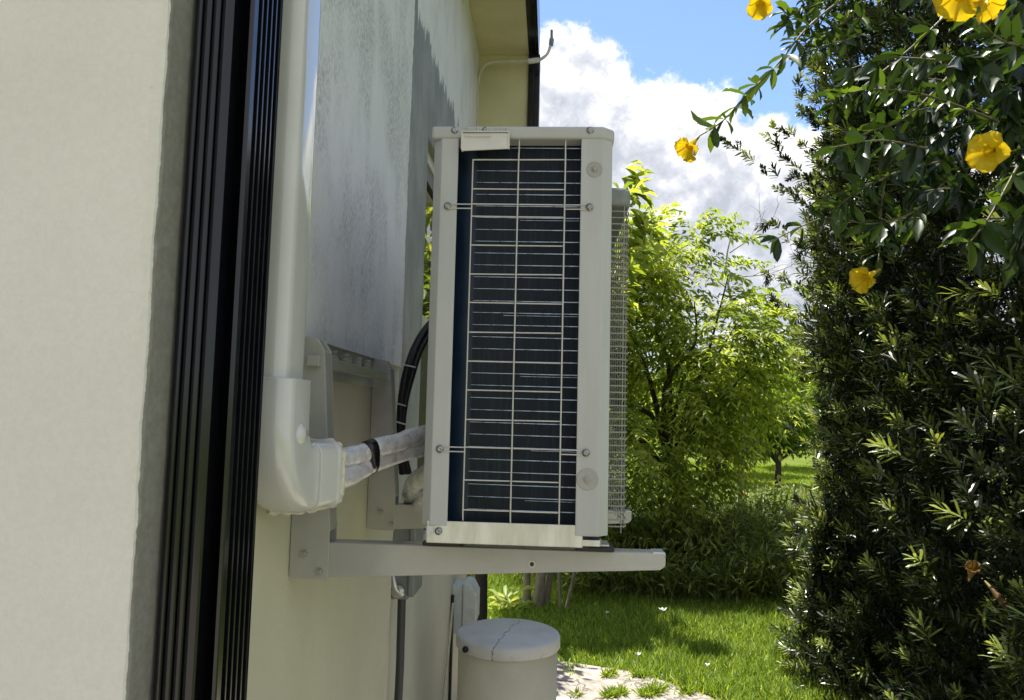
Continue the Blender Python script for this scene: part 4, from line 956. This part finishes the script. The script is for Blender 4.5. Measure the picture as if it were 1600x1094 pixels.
def flower(c, axis, r, mat='petal', tube=0.05, openness=1.0, seed=0, label=None):
    q = np.random.RandomState(seed); axis = np.array(axis, float); axis /= np.linalg.norm(axis)
    u = np.cross(axis, [0.1, 0.2, 1.0]); u /= np.linalg.norm(u); v_ = np.cross(axis, u); c = np.array(c)
    vs, fs = [], []; nn = 6; mm = 7
    vals = []
    for k in range(5):
        a0 = k * 2 * math.pi / 5 + 0.2
        base = len(vs)
        for i in range(nn + 1):
            s_ = i / nn
            rad = 0.012 + (r - 0.012) * s_
            fwd = 0.030 * math.sin(min(1, s_ * 1.25) * 1.57) * openness - 0.012 * s_ ** 3 + (1 - openness) * 0.05 * s_
            half = 0.74 * (1 - 0.12 * s_) * (1.0 if s_ < 0.75 else math.sqrt(max(0.02, 1 - ((s_ - 0.75) / 0.27) ** 2)))
            for j in range(mm):
                w_ = (j / (mm - 1) - 0.5) * 2; a = a0 + w_ * half
                cup = 0.006 * w_ * w_ * s_ + 0.004 * math.sin(7 * w_ + k) * s_
                rr_ = rad * (openness * 0.9 + 0.1) if openness < 1 else rad
                vs.append(tuple(c + u * math.cos(a) * rr_ + v_ * math.sin(a) * rr_ + axis * (fwd + cup + 0.004 * (k % 2))))
        for i in range(nn):
            for j in range(mm - 1):
                p_ = base + i * mm + j; fs.append((p_, p_ + 1, p_ + mm + 1, p_ + mm))
    b = MB(); b.add(vs, fs, True)
    b.tube([c - axis * tube, c - axis * tube * 0.5, c - axis * 0.006, c + axis * 0.008], [0.003, 0.007, 0.011, 0.0135], 10, False)
    me = bpy.data.meshes.new('flower'); me.from_pydata(b.v, [], b.f); me.polygons.foreach_set('use_smooth', b.sm)
    at_ = me.attributes.new('v', 'FLOAT', 'POINT'); at_.data.foreach_set('value', np.clip(0.5 + 0.2 * q.normal(size=len(b.v)), 0, 1)); me.update()
    o = mkobj('flower', me, M[mat], vine)
    if label: o['label'] = label
    b = MB().tube([c - axis * (tube + 0.012), c - axis * tube, c - axis * tube * 0.6], [0.002, 0.0045, 0.0055], 8); b.build('calyx', M['sepal'], o)
flower(at(1080, 226, 1.98), (-0.6, -0.35, -0.7), 0.042, seed=1, openness=0.9, tube=0.03, label='drooping half open flower at the tip of the long spray')
flower(at(1188, 4, 2.05), (-0.2, -0.5, -0.8), 0.045, seed=2, openness=0.8)
flower(at(1548, 236, 1.75), (-0.75, -0.6, -0.3), 0.048, seed=3, label='wide open flower facing the camera')
flower(at(1355, 432, 1.95), (-0.75, -0.5, -0.4), 0.050, seed=4, openness=0.7, tube=0.05, label='drooping flower in front of the dark trunk')
flower(at(1500, -8, 1.75), (-0.5, -0.3, -0.8), 0.056, seed=5)
flower(at(1537, 2, 1.72), (0.4, -0.3, -0.85), 0.052, seed=6, openness=0.7)
flower(at(1518, 893, 2.4), (-0.2, -0.6, 0.5), 0.034, mat='wilted', seed=7, openness=0.6, label='brown wilted flower low in the hedge')
flower(at(1560, 932, 2.5), (0.2, -0.6, -0.5), 0.022, mat='wilted', seed=8, openness=0.5)

# ------------------------------------------------------------------ grasses
rs = np.random.RandomState(99)
def scatter(n, xr, yr): return xr[0] + (xr[1] - xr[0]) * rs.rand(n), yr[0] + (yr[1] - yr[0]) * rs.rand(n)
x, y = scatter(230000, (-0.6, 2.6), (4.0, 9.0)); u = scatter(60000, (-4, 4.5), (8.5, 14)); x = np.concatenate([x, u[0]]); y = np.concatenate([y, u[1]])
k = ~inpatio(x, y) & ((x > -0.45) | (y > 4.5)); x, y = x[k], y[k]
fr2 = (x / y < 0.43); x, y = x[fr2], y[fr2]; n = len(x)
hgt = (0.045 + 0.075 * rs.rand(n) ** 2) * (1 + 0.35 * vnoise(np.stack([x, y, x * 0], 1), 3.0, 3)) * np.where(y > 8.5, 1.3, 1)
D = rs.normal(size=(n, 3)) * [0.55, 0.55, 0] + [0, 0, 1]
go = leafmesh('grass', M['blade'], np.stack([x, y, np.zeros(n)], 1), D, rs.normal(size=(n, 3)) + [0, -1, 0.3], hgt, np.where(y > 8.5, 0.012, 0.0078), np.clip(0.45 + 0.32 * rs.normal(size=n), 0, 1), None, 'lance', 0.25)
tag(go, 'bright green lawn grass between patio, hedge and tall grass', 'grass', kind='stuff')
# weeds in the paving joints
x, y = scatter(26000, (0.0, 1.2), (3.9, 4.8)); pn = vnoise(np.stack([x, y, x * 0], 1), 7.0, 8); k = inpatio(x, y) & (pn > 0.30); x, y = x[k], y[k]; n = len(x)
go = leafmesh('weeds', M['blade'], np.stack([x, y, np.full(n, 0.03)], 1), rs.normal(size=(n, 3)) * [0.9, 0.9, 0] + [0, 0, 0.8], rs.normal(size=(n, 3)), 0.035 + 0.04 * rs.rand(n), 0.009, rs.rand(n), None, 'lance', 0.2)
tag(go, 'small weeds growing in the joints of the patio', 'weeds', kind='stuff')
# far lawn blades
x, y = scatter(90000, (2, 9), (13.5, 26)); n = len(x)
go = leafmesh('far_grass', M['blade'], np.stack([x, y, np.zeros(n)], 1), rs.normal(size=(n, 3)) * [0.6, 0.6, 0] + [0, 0, 0.7], rs.normal(size=(n, 3)) + [0, -1, 0.3], 0.07 + 0.04 * rs.rand(n), 0.022, np.clip(0.6 + 0.2 * rs.normal(size=n), 0, 1), None, 'lance', 0.25)
tag(go, 'sunny grass of the far lawn beyond the tall grass', 'grass', kind='stuff')

def straps(name, label, n, xr, yr, hfun, seed, mat='tall', w_=0.016, clump=0.35, cat='tall grass'):
    q = np.random.RandomState(seed)
    x = xr[0] + (xr[1] - xr[0]) * q.rand(n * 2); y = yr[0] + (yr[1] - yr[0]) * q.rand(n * 2)
    k = vnoise(np.stack([x, y, x * 0], 1), 4.5, seed) > -clump - 0.5 * q.rand(n * 2); x, y = x[k][:n], y[k][:n]; n = len(x)
    h = hfun(x, y) * (0.6 + 0.5 * q.rand(n)); a = q.rand(n) * 6.28; lean = 0.25 + 0.75 * q.rand(n)
    dx, dy = np.cos(a), np.sin(a); seg = 5
    side = np.stack([-dy, dx, np.zeros(n)], 1)
    V_ = []
    for i in range(seg + 1):
        s_ = i / seg
        p_ = np.stack([x + dx * h * lean * s_ ** 1.8, y + dy * h * lean * s_ ** 1.8, h * (s_ - 0.38 * lean * s_ ** 3)], 1)
        ww = w_ * (1 - s_ ** 2.2) * 0.5 + 0.0004
        V_.append(p_ - side * ww); V_.append(p_ + side * ww)
    nv = 2 * (seg + 1); co_ = np.stack(V_, 1).reshape(-1, 3)
    fc = np.array([[2 * i, 2 * i + 1, 2 * i + 3, 2 * i + 2] for i in range(seg)]).reshape(1, -1) + np.arange(n)[:, None] * nv
    me = bpy.data.meshes.new(name); me.vertices.add(len(co_)); me.vertices.foreach_set('co', co_.ravel())
    me.loops.add(fc.size); me.loops.foreach_set('vertex_index', fc.ravel().astype(np.int32))
    npoly = n * seg; me.polygons.add(npoly); me.polygons.foreach_set('loop_start', (np.arange(npoly) * 4).astype(np.int32)); me.polygons.foreach_set('loop_total', np.full(npoly, 4, np.int32))
    at_ = me.attributes.new('v', 'FLOAT', 'POINT'); at_.data.foreach_set('value', np.repeat(np.clip(0.45 + 0.25 * q.normal(size=n), 0, 1), nv)); me.update(calc_edges=True)
    return tag(mkobj(name, me, M[mat]), label, cat, kind='stuff')
rs = np.random.RandomState(31); nU = 9000
xu, yu = scatter(nU, (0.1, 3.3), (6.35, 8.6)); zu = rs.rand(nU) ** 0.6 * (0.30 + 0.55 * np.clip((yu - 6.3) / 1.3, 0, 1)) * (1 + 0.2 * vnoise(np.stack([xu, yu, xu * 0], 1), 3.0, 2))
Pu = np.stack([xu, yu, zu], 1)
go = leafmesh('undergrowth', M['tall'], Pu, rs.normal(size=Pu.shape) + [0, -0.5, 0.5], rs.normal(size=Pu.shape) * 0.4 + [0, 0, 1], 0.07 + 0.08 * rs.rand(nU), 0.024, np.clip(0.45 + 0.3 * rs.normal(size=nU), 0, 1), None, 'lance', 0.2)
tag(go, 'leafy undergrowth mixed into the tall grass beneath the garden tree', 'undergrowth', kind='stuff')
straps('tall_grass', 'dense dark tall grass with arching blades under the garden tree', 11000, (0.2, 3.2), (6.5, 9.0), lambda x, y: 0.35 + 0.42 * np.clip((y - 6.4) / 1.4, 0, 1) + 0.10 * np.clip(x - 1, 0, 1.5), 5)
straps('sunny_grass', 'sunlit yellow green grass behind the tank lid at the end of the wall', 3500, (-1.3, 0.2), (7.2, 9.5), lambda x, y: 0.45 + 0 * x, 6, 'blade', 0.014)

straps('weed_tufts', 'loose weed tufts sprouting along the curved patio edge', 420, (0.1, 1.25), (4.35, 5.0), lambda x, y: 0.09 + 0.06 * vnoise(np.stack([x, y, x * 0], 1), 6.0, 4), 16, 'blade', 0.010, -0.35, 'weeds')
# pale rosette plant by the wall end
rp_ = thing('pale_plant', (-0.42, 6.0, 0), 'pale leafy plant at the wall end behind the tank lid', 'plant')
P = []; D = []; rs = np.random.RandomState(4); pc = at(795, 955, 6.0)
for k in range(30): P.append(pc + rs.normal(size=3) * [0.05, 0.04, 0.05]); a = rs.rand() * 6.28; D.append((math.cos(a), math.sin(a) * .6, 0.2 + 0.5 * rs.rand()))
leafmesh('leaves', M['pale'], np.array(P), np.array(D), np.tile([0, 0, 1.0], (30, 1)), 0.12 + 0.08 * rs.rand(30), 0.035, rs.rand(30), rp_, 'broad', 0.3)
MB().tube([(pc[0], 6.0, 0), tuple(pc)], 0.008, 6).build('stem', M['vinestem'], rp_)
# dark tree trunk at wall end
dt = thing('tree_trunk', (-0.50, 5.2, 0), 'dark upright trunk seen in the gap between wall end and pale stems', 'tree')
pa_ = at(750, 1000, 5.2); MB().tube(smoothpath([(pa_[0], 5.2, -0.02), (pa_[0] - 0.004, 5.2, 0.5), (pa_[0], 5.2, 1.3), (pa_[0] + 0.03, 5.2, 2.2)]), list(np.linspace(0.052, 0.03, 25)), 10).build('trunk', M['blackbark'], dt)
P, U = crownpts(260, (pa_[0] + 0.05, 5.25, 2.35), (0.4, 0.4, 0.4), 91, 0.3, 4, 0.5)
leafmesh('crown', M['mid'], P, U + rs.normal(size=P.shape) * 0.5, np.tile([0, 0, 1.0], (len(P), 1)), 0.1, 0.035, rs.rand(len(P)), dt, 'broad', 0.2)

# blossoms
def blossom(px, py, Y_, r, mat, label, grp, name='blossom'):
    c_ = at(px, py, Y_); b = MB(); q = np.random.RandomState(px)
    for k in range(5):
        a = k * 1.257 + q.rand() * 0.4; d = np.array([math.cos(a), math.sin(a) * 0.6, 0.5 + 0.4 * q.rand()]); s_ = np.array([-math.sin(a), math.cos(a) * .6, 0.3])
        b.add([c_, c_ + d * r * 0.6 + s_ * r * 0.4, c_ + d * r, c_ + d * r * 0.6 - s_ * r * 0.4], [(0, 1, 2, 3)])
    b.tube([(c_[0], c_[1], 0.0), tuple(c_)], 0.0015, 5); o = b.build(name, M[mat]); tag(o, label, 'flower', grp)
G_ = 'small white blossoms scattered on the lawn'
for (px, py), lab in zip([(1035, 955), (997, 1024), (1104, 1040), (948, 958)],
    ['largest white blossom at the edge of the dark tall grass', 'white blossom at the edge where patio meets the lawn', 'white blossom on a weed tuft right of the patio edge', 'white blossom in the shade behind the bracket arm tip']):
    Yg = 1.6 * 1150 / (py - 650) * 0.97
    blossom(px, py, Yg, 0.035 if px == 1035 else 0.02, 'petalwhite', lab, G_)
blossom(1160, 775, 9.2, 0.07, 'petalred', 'orange red flower above the tall grass before the far lawn', None, 'red_flower')
